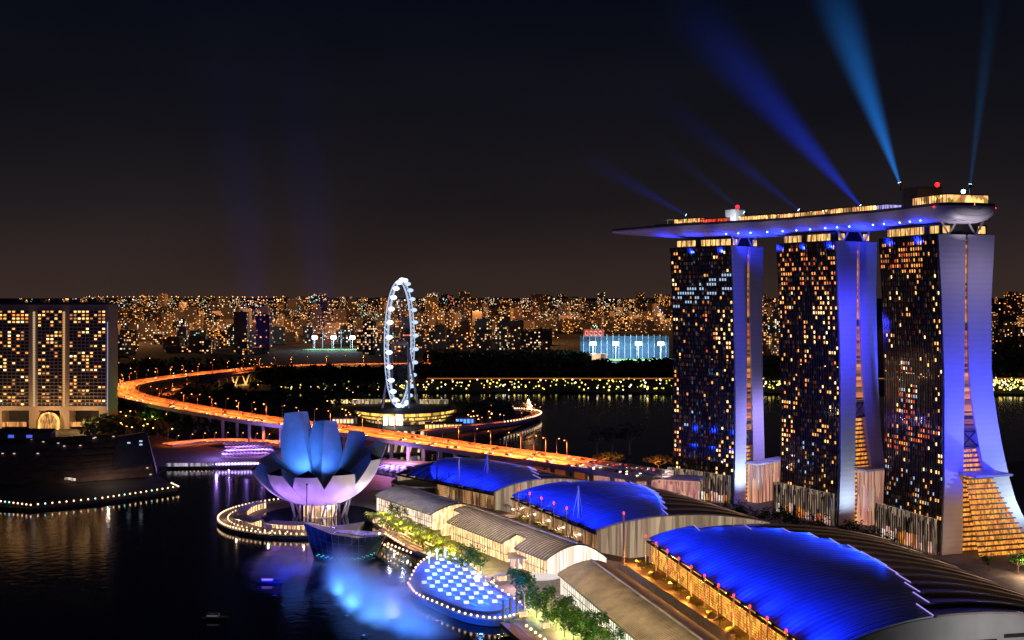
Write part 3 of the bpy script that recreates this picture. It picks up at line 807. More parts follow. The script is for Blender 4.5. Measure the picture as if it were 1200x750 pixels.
# blue floodlights for the canopies
def hall_lights(h, n, power, z, vfrac, tr=(0, 1)):
    o, tt, vv, H, P, L, Wd, root = h
    for i in range(n):
        t = L * lerp(tr[0], tr[1], (i + .5) / n)
        s = spot('canopy_flood', P(t, -5, z), P(t, vfrac, 0), (.004, .022, 1.0), power, 140, 1, 1.0)
hall_lights(HALL[0], 9, 34000, 13, 34)
hall_lights(HALL[1], 6, 32000, 13, 30)
hall_lights(HALL[2], 5, 30000, 13, 30, (.1, 1))
# flood lamps along the far ridge
for h, tr, n, pw in ((HALL[0], (.05, .55), 6, 30000), (HALL[1], (.05, .7), 5, 26000), (HALL[2], (.1, .6), 4, 20000)):
    o, tt, vv, H, P, L, Wd, root = h
    vb = {0: [(0, 12), (10, 32), (30, 56), (55, 67), (78, 71), (110, 68)], 1: [(0, 22), (8, 56), (16, 80), (56, 70), (90, 56)], 2: [(0, 44), (12, 64), (24, 80), (50, 76), (80, 58)]}[HALL.index(h)]
    for i in range(n):
        t = L * lerp(tr[0], tr[1], i / (n - 1)); v = interp(vb, t)
        spot('ridge_flood', P(t, v + 3, 6), P(t, v - 16, 0), (.008, .05, 1.0), pw, 150, 1, .4)

# lamps added in mid-air over the shell roofs, fill for the gable
def shell_lights(P, L, n, v, h, color, pw):
    for i in range(n): q = P(L * (i + .5) / n, v, h); spot('shell_flood', q, P(L * (i + .5) / n, v - 14, 0), color, pw, 150, 1, .3)
shell_lights(PV1, 172, 6, 6, 24, (1, .70, .38), 30000)
shell_lights(PV2, 123, 5, 8, 24, (1, .70, .38), 27000)
shell_lights(PV3, 78, 4, 6, 22, (.72, .70, 1), 16000)
o, tt, vv, H, P, L, Wd, root = HALL[0]
for h, n, pw in ((HALL[0], 6, 15000), (HALL[1], 4, 12000), (HALL[2], 3, 9000)):
    o, tt, vv, H, P, L, Wd, root = h
    for i in range(n):
        t = L * (i + .5) / n; q = o + tt * t + vv * (Wd + 9); spot('vault_side_wash', (q.x, q.y, 33), P(t, Wd - 34, 2), (1, .66, .42), pw, 140, 1, .3)  # fill added to bring out the vault ribs
o, tt, vv, H, P, L, Wd, root = HALL[0]
q = o + tt * (L + 34) + vv * 66; spot('gable_wash', (q.x, q.y, 26), P(L, 64, -8), (1, .96, .92), 26000, 130, 1)  # added to brighten the near end gable
# ------------------------------------------------------------------ masts
m_mast = mat('mast_steel', (.55, .52, .52), .4)
def mast_model(name, label, h, r, lampm=None, aframe=False, mm=None):
    t = thing(name, label, 'mast', (0, 0, 0))
    b = MB(); b.tube([(0, 0, 0), (0, 0, h)], [r, r * .7], 8); b.build('pole', mm or m_mast, t)
    b = MB(); b.lathe((0, 0, 0), [(r * 2.2, 0), (r * 2.2, .5), (r, .8)], 8); b.build('foot', m_conc, t)
    if lampm:
        b = MB(); b.lathe((0, 0, h), [(.5, 0), (.55, .1), (.55, 1.1), (.3, 1.4), (.01, 1.45)], 8); b.build('lamp', lampm, t)
    if aframe:
        b = MB()
        for sx in (-1, 1): b.tube([(0, 0, h * .97), (sx * 5.5, 3, 0)], .22, 5)
        b.build('stay', mm or m_mast, t)
    return t
m_pink = glow('pink_mast_lamp', (1, .05, .06), 2.4)
mp = mast_model('light_mast', 'x', 15, .38, m_pink)
nm = 0
o, tt, vv, H, P, L, Wd, root = HALL[0]
for i in range(11):
    t = 4 + i * 17; q = o + tt * t - vv * 3
    place(mp, USED, (q.x, q.y, 8), 0, (1, 1, .94), label='slim mast with a red lamp in front of the golden glazed wall', group='red-tipped masts along the golden wall')
o, tt, vv, H, P, L, Wd, root = HALL[1]
for i in range(5):
    t = 22 + i * 17; q = o + tt * t - vv * 5
    dup(mp, (q.x, q.y, 8), 0, (1, 1, 1.25), label='red-tipped mast on the terrace before the middle blue roof', group='red-tipped masts before the middle roof')
wm_ = mast_model('white_mast', 'tall plain white mast standing before the far blue canopy', 29, .75)
q = gp(538, 588, 8); place(wm_, USED, (q.x, q.y, 8))
am = mast_model('white_mast', 'x', 31, .75, None, True)
q = gp(571, 586, 8); place(am, USED, (q.x, q.y, 8), .5, label='leaning-stayed white mast left of the middle blue roof')
q = gp(678, 634, 8); dup(am, (q.x, q.y, 8), .2, label='white A-frame mast in front of the middle blue roof')
dm = mast_model('dark_mast', 'x', 32, .5, None, False, m_dark)
for px, py, lab, zs in ((512, 583, 'thin dark mast rising above the highway at the far blue roof', 1.0), (526, 584, 'short dark mast between two white masts at the far roof', .55)):
    q = gp(px, py, 8); place(dm, USED, (q.x, q.y, 8), 0, (1, 1, zs), label=lab)
rm = mast_model('signal_mast', 'thick brown mast with a red lamp where the near and middle roofs meet', 26, .7, m_pink, False, mat('rust_mast', (.25, .14, .10), .5))
q = gp(731, 662, 8); place(rm, USED, (q.x, q.y, 8))
# row of small white sunshades on the terrace
m_shade = mat('sunshade_cloth', (.75, .72, .66), .7, noise=.05)
sh = thing('terrace_sunshade', 'x', 'sunshade', (0, 0, 0))
b = MB(); b.grid([[(-2.2, -1.7, 3.0), (-2.2, 1.7, 3.6)], [(0, -1.7, 3.5), (0, 1.7, 4.1)], [(2.2, -1.7, 3.0), (2.2, 1.7, 3.6)]]); b.grid([[(-2.2, -1.7, 2.9), (-2.2, 1.7, 3.5)], [(0, -1.7, 3.4), (0, 1.7, 4.0)], [(2.2, -1.7, 2.9), (2.2, 1.7, 3.5)]]); b.build('cloth', m_shade, sh)
b = MB(); b.tube([(0, 0, 0), (0, 0, 3.7)], .12, 5); b.build('pole', m_dark, sh)
A, B = gp(583, 594, 8), gp(692, 640, 8)
for i in range(19):
    p = A.lerp(B, i / 18); place(sh, USED, (p.x, p.y, 8), R(25), 1.0, label='small white sunshade in the lit row along the terrace', group='sunshades in a row on the terrace')
    if i % 3 == 1: point('terrace_light', (p.x - 3, p.y - 3, 12), (1, .75, .5), 1800, .4)
# link building with a pink parapet behind the middle hall
lk = thing('link_building', 'long low flat-roofed link with pink-lit white parapet beside the farthest tower', 'building', (100, 790, 2))
A, B, C_, D = at(664, 546, 815), at(778, 553, 790), at(690, 548, 800), at(797, 549, 806)
b = MB()
for p, q, w in ((Vector((72, 820, 0)), Vector((132, 800, 0)), 12),):
    d = (q - p).normalized(); a = math.atan2(d.y, d.x); b.box(((p + q) / 2).to_3d() + Vector((0, 0, 19)), ((q - p).length, w, 2.2), a)
b.build('flat_roof', m_white, lk)
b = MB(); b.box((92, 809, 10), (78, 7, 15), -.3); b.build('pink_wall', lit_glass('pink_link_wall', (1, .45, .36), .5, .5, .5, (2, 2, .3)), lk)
for x, y in ((60, 818), (85, 806), (110, 800)): point('link_light', (x - 4, y - 8, 25), (1, .7, .65), 3500)
# ------------------------------------------------------------------ lotus-shaped museum
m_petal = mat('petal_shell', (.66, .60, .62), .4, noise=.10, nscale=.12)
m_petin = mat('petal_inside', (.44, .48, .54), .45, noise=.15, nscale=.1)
mu = thing('lotus_museum', 'white lotus-shaped museum of ten fingers lit violet below, blue inside', 'museum', (museum_c.x, museum_c.y, 2))
def petal(az, zt, rt, wm_, name='petal'):
    a = R(az); rd = Vector((math.cos(a), math.sin(a), 0)); sd = Vector((-math.sin(a), math.cos(a), 0))
    n = 18; out = []
    z0 = 9.5; mx = math.radians(62 if zt < 50 else 78)
    for i in range(n + 1):
        s = i / n; th = s * mx
        k = math.sin(th) / math.sin(mx)
        if zt > 50: k *= 1 - max(0, s - .75) * .30
        r = 5 + (rt - 5) * k
        z = z0 + (zt - z0) * ((1 - math.cos(th)) / (1 - math.cos(mx))) ** (1.0 if zt < 50 else .85)
        w = 1.2 + wm_ * math.sin(min(1, s / .62) * math.pi * .4999) ** 1.15 * (1 - .42 * max(0.0, (s - .62) / .38) ** 1.4)
        out.append((r, z, w))
    rows = []; top = None; sh = MB(); li = MB(); wd = MB()
    for i, (r, z, w) in enumerate(out):
        bow = w * .22
        ring = [museum_c + rd * (r - bow * (q * q)) + sd * (w * q) + Vector((0, 0, z)) for q in (-1, -.6, -.2, .2, .6, 1)]
        rows.append(ring)
    sh.grid(rows)
    # inner faces meet in a crease
    irows = []
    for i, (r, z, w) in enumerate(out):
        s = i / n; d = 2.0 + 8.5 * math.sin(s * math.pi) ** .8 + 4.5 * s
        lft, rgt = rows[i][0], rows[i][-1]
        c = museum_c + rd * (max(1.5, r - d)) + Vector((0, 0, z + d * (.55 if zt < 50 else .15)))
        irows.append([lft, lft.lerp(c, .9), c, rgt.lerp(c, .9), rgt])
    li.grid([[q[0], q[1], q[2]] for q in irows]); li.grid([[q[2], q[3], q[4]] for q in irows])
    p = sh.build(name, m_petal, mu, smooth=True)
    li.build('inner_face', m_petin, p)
    tr = [rows[-1][k] for k in (0, 1, 2, 3, 4, 5)]
    wd.face(tr + [irows[-1][3], irows[-1][2], irows[-1][1]])
    wd.build('tip_skylight', mat('skylight_glass', (.012, .016, .03), .12), p)
    return rows
for az, zt, rt, wm_ in ((-128, 33, 40, 10.3), (-94, 32.5, 39, 10.3), (-58, 33.5, 40, 10.6), (-164, 34, 45, 9), (-20, 41, 43, 11),
                        (16, 47, 44, 11), (52, 54, 37, 11), (92, 61, 28, 11.5), (130, 67, 36, 13), (163, 38, 42, 9.5)):
    petal(az, zt, rt, wm_)
b = MB(); b.lathe((museum_c.x, museum_c.y, 0), [(.1, 9.2), (7, 9.4), (11, 11), (13, 14)], 24); b.build('bowl', m_petal, mu, smooth=True)
b = MB(); b.lathe((museum_c.x, museum_c.y, 0), [(11, 2.1), (11, 9.6)], 24); lb = b.build('lobby_glass', lit_glass('lobby_glow', (1, .62, .34), 1.5, .4, .3), mu)
b = MB()
for k in range(14):
    a = R(k * 360 / 14); q = museum_c + Vector((math.cos(a), math.sin(a), 0)) * 17
    b.tube([q + Vector((0, 0, 2)), museum_c + Vector((math.cos(a + .15), math.sin(a + .15), 0)) * 20 + Vector((0, 0, 15))], .7, 6)
b.build('raking_column', m_conc, mu)
b = MB()
for k in range(18):
    a = R(k * 20); b.box(museum_c + Vector((math.cos(a), math.sin(a), 0)) * 11.2 + Vector((0, 0, 6)), (.4, .4, 7.4), a)
b.build('lobby_mullion', m_dark, lb)
# pond around it
b = MB(); b.lathe((museum_c.x, museum_c.y, 0), [(.1, 2.06), (38, 2.06), (38, 2.06)], 40)
struct(b.build('pond', mat('pond_water', (.01, .01, .03), .06, noise=.1)))
VIO = (.42, .20, 1.0)
for k, az in enumerate((-192, -160, -128, -96, -62, -30, 0)):
    a = R(az); q = museum_c + Vector((math.cos(a), math.sin(a), 0)) * 42 + Vector((0, 0, 3.2))
    spot('petal_uplight', q, museum_c + Vector((math.cos(a), math.sin(a), 0)) * 24 + Vector((0, 0, 22)), VIO if k < 5 else (.8, .7, 1), 22000 if k < 5 else 34000, 95, .8, .8)
spot('petal_inner_light', museum_c + Vector((-8, -4, 30)), museum_c + Vector((-20, 26, 50)), (.07, .25, 1), 60000, 90, .9)
spot('petal_inner_light', museum_c + Vector((6, -4, 30)), museum_c + Vector((0, 24, 48)), (.07, .24, 1), 46000, 90, .9)
spot('petal_side_light', museum_c + Vector((58, 30, 6)), museum_c + Vector((40, 4, 26)), (.9, .8, 1), 50000, 80, .8)
# flag mast in front
b = MB(); q = museum_c + Vector((-1, -44, 2)); b.tube([q, q + Vector((0, 0, 27))], .35, 6); b.ball(q + Vector((0, 0, 27.3)), .7)
tag(b.build('flag_mast', m_dark, origin=q), 'dark bare mast standing in front of the lotus museum', 'mast')
# ring of covered walks with lit roofs
m_can = mat('walk_canopy', (.62, .58, .6), .5)
def canopy(a0, a1, r, w, z, lab):
    t = thing('walk_shelter', lab, 'shelter', tuple(museum_c + Vector((math.cos(R((a0 + a1) / 2)), math.sin(R((a0 + a1) / 2)), 0)) * r + Vector((0, 0, 2))))
    b = MB(); f = MB(); n = 10; g = MB()
    rows = []
    for i in range(n + 1):
        a = R(lerp(a0, a1, i / n)); u = Vector((math.cos(a), math.sin(a), 0))
        rows.append([museum_c + u * (r + w) + Vector((0, 0, z)), museum_c + u * (r - w) + Vector((0, 0, z + .5)), museum_c + u * (r - w) + Vector((0, 0, z + .8)), museum_c + u * (r + w) + Vector((0, 0, z + .3))])
        if i % 2 == 0:
            f.tube([museum_c + u * (r + w * .7) + Vector((0, 0, 2)), museum_c + u * (r + w * .7) + Vector((0, 0, z + .1))], .2, 5)
        if i < n:
            a2 = R(lerp(a0, a1, (i + .7) / n)); u2 = Vector((math.cos(a2), math.sin(a2), 0))
            g.face([museum_c + u * (r - w * .8) + Vector((0, 0, 2.3)), museum_c + u2 * (r - w * .8) + Vector((0, 0, 2.3)), museum_c + u2 * (r - w * .8) + Vector((0, 0, z)), museum_c + u * (r - w * .8) + Vector((0, 0, z))])
    b.grid(rows, True); b.build('roof', m_can, t); f.build('post', m_conc, t); g.build('lit_kiosk_front', warmw, t)
canopy(-118, -84, 52, 4.5, 6.2, 'curved walk shelter, front one below the lotus museum')
canopy(-152, -126, 54, 5, 6.2, 'curved walk shelter at the museum point, nearest its tip')
canopy(150, 192, 50, 4, 6.0, 'curved walk shelter on the museum point behind the tip')
for az in (-165, -140, -112, -90, -70): a = R(az); q = museum_c + Vector((math.cos(a), math.sin(a), 0)) * 60; point('walk_light', (q.x, q.y, 6), (1, .62, .34), 1500, .4)
for az in (-120, -60, -160): a = R(az); q = museum_c + Vector((math.cos(a), math.sin(a), 0)) * 30; point('pond_light', (q.x, q.y, 7), (.25, .15, 1), 2600, .6)

# ------------------------------------------------------------------ dark crystal pavilion in the water
cp = thing('crystal_pavilion', 'dark faceted boat-like pavilion with a raised prow, standing in the bay', 'pavilion', tuple(gp(405, 652, 0)))
A = [at(356, 613, 640), at(388, 626, 640), at(420, 631, 652), at(452, 627, 668)]      # top edge, front
Bk = [at(362, 612, 660), at(400, 620, 676), at(430, 622, 690), at(452, 626, 695)]
Bt = [gp(368, 654, .2), gp(392, 659, .2), gp(420, 658, .2), gp(441, 650, .2)]
Bb = [gp(380, 640, .2), gp(402, 640, .2), gp(424, 638, .2), gp(443, 636, .2)]
b = MB(); b.grid([Bt, A, Bk, Bb]); b.face([Bt[0], A[0], Bk[0], Bb[0]]); b.face([Bt[3], A[3], Bk[3], Bb[3]])
hull_ = b.build('glass_hull', mat('crystal_glass', (.02, .035, .05), .12, noise=.4, nscale=.08), cp)
b = MB()
for i in range(13):
    f = i / 12 * 3; k = min(2, int(f)); u = f - k
    b.tube([Bt[k].lerp(Bt[k + 1], u), A[k].lerp(A[k + 1], u)], .13, 4)
for v in (.33, .66): b.tube([Bt[k].lerp(A[k], v) for k in range(4)], .13, 4)
b.build('glazing_bar', mat('crystal_bar', (.08, .10, .12), .4), hull_)
b = MB()
for i in range(26):
    f = i / 25 * 2.6 + .2; k = min(2, int(f)); u = f - k; p = Bt[k].lerp(Bt[k + 1], u); q = A[k].lerp(A[k + 1], u)
    c = p.lerp(q, .10 + .05 * (i % 2)); b.box(c + Vector((0, -.3, 0)), (1.1, .3, .5), 0)
b.build('teal_lamp', glow('teal_lamp', (.05, .6, .75), 1.0), cp)
b = MB(); top = [A[1].lerp(Bk[1], .35), A[2].lerp(Bk[2], .3), A[3].lerp(Bk[3], .35), Bk[3].lerp(A[3], .2), Bk[2].lerp(A[2], .15), Bk[1].lerp(A[1], .2)]
b.face([p + Vector((0, 0, .4)) for p in top]); b.build('roof_terrace', lit_glass('violet_roof', (.3, .2, 1), .5, .4, .2), cp)
spot('crystal_teal', gp(400, 668, 3), gp(405, 645, 8), (.05, .5, .9), 5000, 110)

# ------------------------------------------------------------------ blue event platform on the water
bp_c = (gp(478, 690, 3) + gp(612, 715, 3)) / 2
ev = thing('event_platform', 'leaf-shaped stage deck flooded blue with rows of white panels', 'platform', (bp_c.x, bp_c.y, 0))
outl = catmull([gp(*p, 3) for p in ((478, 686), (490, 664), (508, 652), (528, 649), (552, 664), (582, 690), (613, 712), (606, 722), (580, 727), (545, 722), (512, 709), (488, 698), (478, 686))], 5)[:-1]
b = MB(); b.prism([(p.x, p.y) for p in outl], .3, 3); b.build('deck', mat('event_deck', (.08, .14, .34), .5), ev)  # blue of the floodlight put into the deck colour
cen = sum(outl, Vector()) / len(outl)
b = MB(); b.tube([p + Vector((0, 0, .5)) for p in outl + outl[:1]], .35, 5, False); b.build('rim_rail', m_conc, ev)
b = MB(); s1 = [cen.lerp(p, .82) for p in outl]; b.prism([(p.x, p.y) for p in s1], 3.01, 4.2); st = b.build('stepped_seating', mat('event_step', (.08, .14, .34), .5), ev)  # step colour carries the blue light too
m_bs = glow('blue_strip', (.004, .19, 1), 1.3); m_wp = glow('white_panel', (.85, .88, .95), 1.0, False, (.7, .7, .7))
U = (gp(606, 716, 3) - gp(500, 668, 3)); U.normalize(); Vn = Vector((-U.y, U.x, 0))
c0 = gp(538, 692, 3)
strip = MB(); np_ = 0
def inside(p, poly):
    k = False; n = len(poly)
    for i in range(n):
        a, c = poly[i], poly[(i + 1) % n]
        if (a.y > p.y) != (c.y > p.y) and p.x < (c.x - a.x) * (p.y - a.y) / (c.y - a.y) + a.x: k = not k
    return k
s2 = [cen.lerp(p, .76) for p in outl]
ang = math.atan2(U.y, U.x)
for r_ in range(-6, 7):
    for c in range(-10, 11):
        p = c0 + U * (c * 8.6 + r_ * 2.6) + Vn * (r_ * 6.0)
        if inside(p, s2):
            strip.box(Vector((p.x, p.y, 4.35)) + Vn * 2.9, (8.0, 1.5, .3), ang)
            b = MB(); b.box(Vector((p.x, p.y, 5.6)), (2.3, 1.7, .3), .15, Matrix.Rotation(R(28), 3, 'X')); b.build('white_panel', m_wp, ev); np_ += 1
for k in range(4):
    p = gp(590 + k * 8, 727 - k * 2.5, 3); b = MB(); b.tube([p, p + Vector((0, 0, 9))], .55, 6); b.build('platform_post', m_conc, ev)
strip.build('blue_light_strip', m_bs, st)
for f, pw in ((.1, 30000), (.35, 30000), (.65, 30000), (.92, 26000)):
    p = gp(500, 662, 3).lerp(gp(604, 716, 3), f); point('stage_blue', (p.x, p.y, 15), (.012, .13, 1), pw, .3)
for px, py in ((503, 660), (512, 656), (522, 655)):
    p = gp(px, py, 3); b = MB(); b.ball(p + Vector((0, 0, 5)), .9, 8, 5); b.tube([p, p + Vector((0, 0, 4.4))], .15, 5); b.build('stage_lamp', glow('stage_lamp_blue', (.25, .65, 1), 6), ev)
# ------------------------------------------------------------------ waterfront hotel on the left
m_hot = mat('hotel_concrete', (.30, .25, .20), .8, noise=.12, nscale=.03)
HY = 1240
hx0, hx1 = at(-60, 400, HY).x, at(127, 400, HY).x
ht = thing('waterfront_hotel', 'wide slab hotel with grid of amber windows and two bright lift strips', 'hotel', ((hx0 + hx1) / 2, HY, 2))
z_of = lambda py: CAMZ - (py - 345) / FPX * HY
x_of = lambda px: (px - 600) / FPX * HY
b = MB(); b.box(((hx0 + hx1) / 2, HY + 15, (z_of(357) + 22) / 2), (hx1 - hx0, 30, z_of(357) - 22), 0)
for a0, a1 in ((-60, 2), (34, 46), (70, 81), (116, 127)): b.box(((x_of(a0) + x_of(a1)) / 2, HY + 15, 12), (x_of(a1) - x_of(a0), 30, 20), 0)
b.build('wall', m_hot, ht)
b = MB(); b.box(((hx0 + hx1) / 2, HY + 14, z_of(357) + 1.2), (hx1 - hx0 - 8, 22, 2.4), 0)
for k in range(5): b.box((x_of(15 + k * 22), HY + 16, z_of(357) + 4), (9, 10, 3.4), 0)
b.build('roof_plant', mat('roof_plant', (.10, .08, .07), .8), ht)
b = MB(); b.box(((hx0 + hx1) / 2, HY + 22, 12), (hx1 - hx0 - 4, 6, 19), 0); b.build('undercroft', m_black, ht)
# window bands
cols = []
for a0, a1, n in ((-58, 34, 18), (44, 73, 6), (81, 124, 9)):
    for k in range(n): cols.append((lerp(a0, a1, (k + .12) / n), lerp(a0, a1, (k + .88) / n)))
nf = 28; fb = MB(); lit = []; r = random.Random(5)
for f in range(nf):
    py0 = 364 + f * 4.02; z1 = z_of(py0); z0 = z_of(py0 + 2.7)
    rowp = r.choice([.08, .16, .25, .4, .6]) if f > 3 else .7
    for i, (a0, a1) in enumerate(cols):
        xa, xb = x_of(a0), x_of(a1)
        fb.box(((xa + xb) / 2, HY - .05, (z0 + z1) / 2), (xb - xa, .3, z1 - z0), 0)
        if r.random() < rowp and a0 > -6: lit.append((xa, xb, z0, z1, r.choice([0, 0, 1, 1, 2, 4, 3, 4])))
fb.build('dark_window_grid', mat('hotel_glass', (.04, .04, .045), .1), ht)['kind'] = 'stuff'
b = MB()
for f in range(nf + 1):
    z = z_of(364 + f * 4.02) + .6
    for a0, a1 in ((-58, 34), (44, 73), (81, 124)): b.box(((x_of(a0) + x_of(a1)) / 2, HY - .9, z), (x_of(a1) - x_of(a0), 1.6, .35), 0)
b.build('balcony_edge', mat('balcony_edge', (.36, .31, .26), .8), ht)
r.shuffle(lit)
def hw(b, q):
    xa, xb, z0, z1, k = q; zc = z1 - (z1 - z0) * .1
    b.face([(xa + .3, HY - .22, z0 + .4), (xb - .3, HY - .22, z0 + .4), (xb - .3, HY - .22, zc), (xa + .3, HY - .22, zc)])
for q in lit[:98]:
    b = MB(); hw(b, q); b.build('window', WARM[q[4]], ht)
b = MB()
for q in lit[98:]: b.cm = q[4]; hw(b, q)
b.build('window_rows', WARM, ht)['kind'] = 'stuff'
for px, m in ((40, glow('strip_pale', (1, .68, .36), .65)), (75, glow('strip_gold', (1, .52, .18), .75))):
    b = MB()
    for f in range(nf * 2):
        z = z_of(475.5) + (z_of(364) - z_of(475.5)) * f / (nf * 2); b.box((x_of(px), HY - .4, z), (2.2, .7, 1.25), 0)
    b.build('lift_strip', m, ht)
b = MB(); b.box((x_of(126.2), HY - .4, 70), (.7, .5, 95), 0); b.build('corner_light_line', glow('pale_line', (.5, .55, .9), .55), ht)
# arched entrance, lit
b = MB(); c = Vector((x_of(59), HY - 6, 2)); Rr = 10
ringo = [c + Vector((Rr * math.cos(R(d)), 0, 8 + Rr * math.sin(R(d)))) for d in range(0, 181, 15)]
ringo = [c + Vector((Rr, 0, 0))] + ringo + [c + Vector((-Rr, 0, 0))]
b.grid([ringo, [p + Vector((0, 6, 0)) for p in ringo]]); b.tube(ringo, .9, 6); b.build('entrance_arch', lit_glass('arch_glow', (1, .45, .1), 1.8, .5, .4), ht)
b = MB(); b.face([p + Vector((0, 4, 0)) for p in ringo]); b.build('arch_glazing', lit_glass('arch_glass', (1, .42, .1), .7, .5, .1), ht)
b = MB()
for a0, a1 in ((-10, 30), (82, 113)): b.box(((x_of(a0) + x_of(a1)) / 2, HY + 2, 7), (x_of(a1) - x_of(a0), 1, 5), 0)
b.build('shop_front', lit_glass('shop_glow', (1, .4, .1), .8, .3, .2), ht)
for px in (5, 60, 105): point('forecourt_light', (x_of(px), HY - 22, 16), (1, .55, .22), 36000, .5)
for px in (20, 60, 100): spot('facade_wash', (x_of(px), HY - 70, 6), (x_of(px), HY, 85), (1, .62, .42), 13000, 110, 1)

# ------------------------------------------------------------------ grandstand and floating platform
gs = thing('grandstand', 'dark sloping grandstand with a black slanted end block beside the floating platform', 'grandstand', tuple(gp(90, 555, 2)))
b = MB(); r0 = []
fr = [gp(-40, 568, 2.5), gp(80, 566, 2.5), gp(182, 558, 2.5)]; bk = [at(-40, 512, 960), at(70, 512, 960), at(168, 507, 960)]
for i in range(3): pass
rows = [[fr[i].lerp(bk[i], k / 14) + Vector((0, 0, (.9 if k % 2 else 0))) for i in range(3)] for k in range(15)]
b.grid(rows); b.build('seating', mat('grandstand_seat', (.13, .085, .07), .8, noise=.4), gs)
b = MB(); b.hexa([gp(128, 561, 2.2), gp(184, 556, 2.2), gp(184, 549, 2.2), gp(128, 553, 2.2), at(138, 512, 930), at(172, 506, 940), at(172, 506, 955), at(138, 510, 955)])
b.build('end_block', mat('grandstand_end', (.03, .03, .045), .5), gs)
b = MB()
for px, py in ((151, 519), (165, 517), (165, 521)): p = at(px, py, 915); b.box(p, (2.4, .4, 1.2), 0)
b.build('end_window', WARM[6], gs)
b = MB()
for i in range(26):
    k = r.uniform(0, 1); u = r.random(); p = fr[0].lerp(fr[2], k).lerp(bk[0].lerp(bk[2], k), u) + Vector((0, -1.4, 1.2)); b.box(p, (1.6, .5, .7), 0)
b.build('stair_lamp', glow('stair_lamp_dim', (1, .8, .6), .8), gs)
ry = random.Random(19)
shp = lamp_post = None
for k, (px, py, w, lab) in enumerate(((20, 521, 60, 'long low dark roof in front of the hotel, blue strip along its eave'), (20, 560, 46, 'low dark shed at the left behind the floating platform'), (110, 556, 40, 'low dark shed with pale lit doors behind the floating platform'), (60, 548, 34, 'small dark shed on the grandstand forecourt'))):
    p = gp(px, py, 2.6) if k else at(px, 514, 950); t = thing('waterside_shed', lab, 'shed', tuple(p))
    b = MB(); b.box(p + Vector((0, 0, 3)), (w, 9, 6)); b.build('wall', mat('shed_wall', (.07, .065, .06), .8), t)
    b = MB(); b.grid([[p + Vector((sx * w * .52, -6, 6)), p + Vector((sx * w * .52, 0, 8.4)), p + Vector((sx * w * .52, 6, 6))] for sx in (-1, 1)]); b.build('roof', mat('shed_roof', (.10, .085, .08), .6), t)
    for q in range(3):
        b = MB(); b.box(p + Vector((-w * .3 + q * w * .25, -4.6, 2.4)), (w * .08, .3, 2.4)); b.build('door', glow('shed_door_glow', (1, .75, .5), .9) if k else glow('shed_blue_glow', (.1, .16, 1), .8), t)
for px, py, c in ((10, 545, (1, .5, .25)), (70, 550, (1, .42, .2)), (130, 562, (1, .7, .5))): q = gp(px, py, 3); point('yard_fill', (q.x, q.y - 6, 20), c, 7000, .3)  # dim fill added to lift the dark grandstand yard
fp = thing('floating_platform', 'flat dark floating platform edged with a string of lamps', 'platform', tuple(gp(100, 585, 0)))
b.prism([(p.x, p.y) for p in [gp(*q, 2.6) for q in ((-40, 586), (36, 594), (120, 586), (209, 572), (196, 566), (80, 571), (-40, 574))]], .1, 2.6); b.build('deck', mat('platform_deck', (.05, .05, .055), .8), fp)
b = MB()
for px, py, w in ((92, 546, 8), (112, 546, 6), (80, 561, 5), (86, 562, 3), (118, 541, 10)): b.box(gp(px, py, 6), (w, 2, 1.6), 0)
b.build('stage_light', lit_glass('stage_glow', (1, .72, .6), 1.0, .5, .2), fp)

# ------------------------------------------------------------------ observation wheel
FX, FYY = -131.0, 1350.0
wh = thing('observation_wheel', 'giant observation wheel seen nearly edge-on, rim of white lit cabins', 'wheel', (FX, FYY, 3))
be = R(6.6); ww = Vector((math.sin(be), math.cos(be), 0)); wn_ = Vector((math.cos(be), -math.sin(be), 0)); wc = Vector((FX, FYY, 89.5)); WR = 73
def WP(th, rr, off): return wc + ww * (rr * math.cos(th)) + Vector((0, 0, rr * math.sin(th))) + wn_ * off
m_steel = mat('wheel_steel', (.6, .6, .65), .4)
m_rimlit = glow('rim_light', (.55, .70, 1), .95)
b = MB(); nn = 84
for off in (-2.2, 2.2): b.tube([WP(2 * math.pi * k / nn, WR, off) for k in range(nn + 1)], .62, 5, False)
b.tube([WP(2 * math.pi * k / nn, WR - 3, 0) for k in range(nn + 1)], .38, 5, False)
for k in range(nn):
    t0, t1 = 2 * math.pi * k / nn, 2 * math.pi * (k + 1) / nn
    b.tube([WP(t0, WR, -2.2), WP(t1, WR, 2.2)], .18, 4, False); b.tube([WP(t0, WR, 2.2), WP(t1, WR - 3, 0)], .18, 4, False); b.tube([WP(t0, WR, -2.2), WP(t1, WR - 3, 0)], .18, 4, False)
b.build('rim', m_rimlit, wh)
b = MB()
for k in range(56):
    th = 2 * math.pi * k / 56; b.tube([WP(th, WR - 3, 0), WP(th, 1.5, -5 if k % 2 else 5)], .06, 4, False)
b.build('spoke_cable', m_steel, wh)
b = MB(); b.tube([wc - wn_ * 9, wc + wn_ * 9], 2.2, 10); b.build('hub', m_steel, wh)
for off in (-15, 15):
    for d in (-28, 28):
        b = MB(); b.tube([wc + wn_ * (off * .6), Vector((wc.x, wc.y, 3)) + wn_ * off * 1.15 + ww * d], [1.1, 1.5], 8); b.build('support_leg', m_steel, wh)
mcab = [glow('cabin_light', (.62, .78, 1), 3.2), glow('cabin_light_soft', (.5, .68, 1), 1.3)]
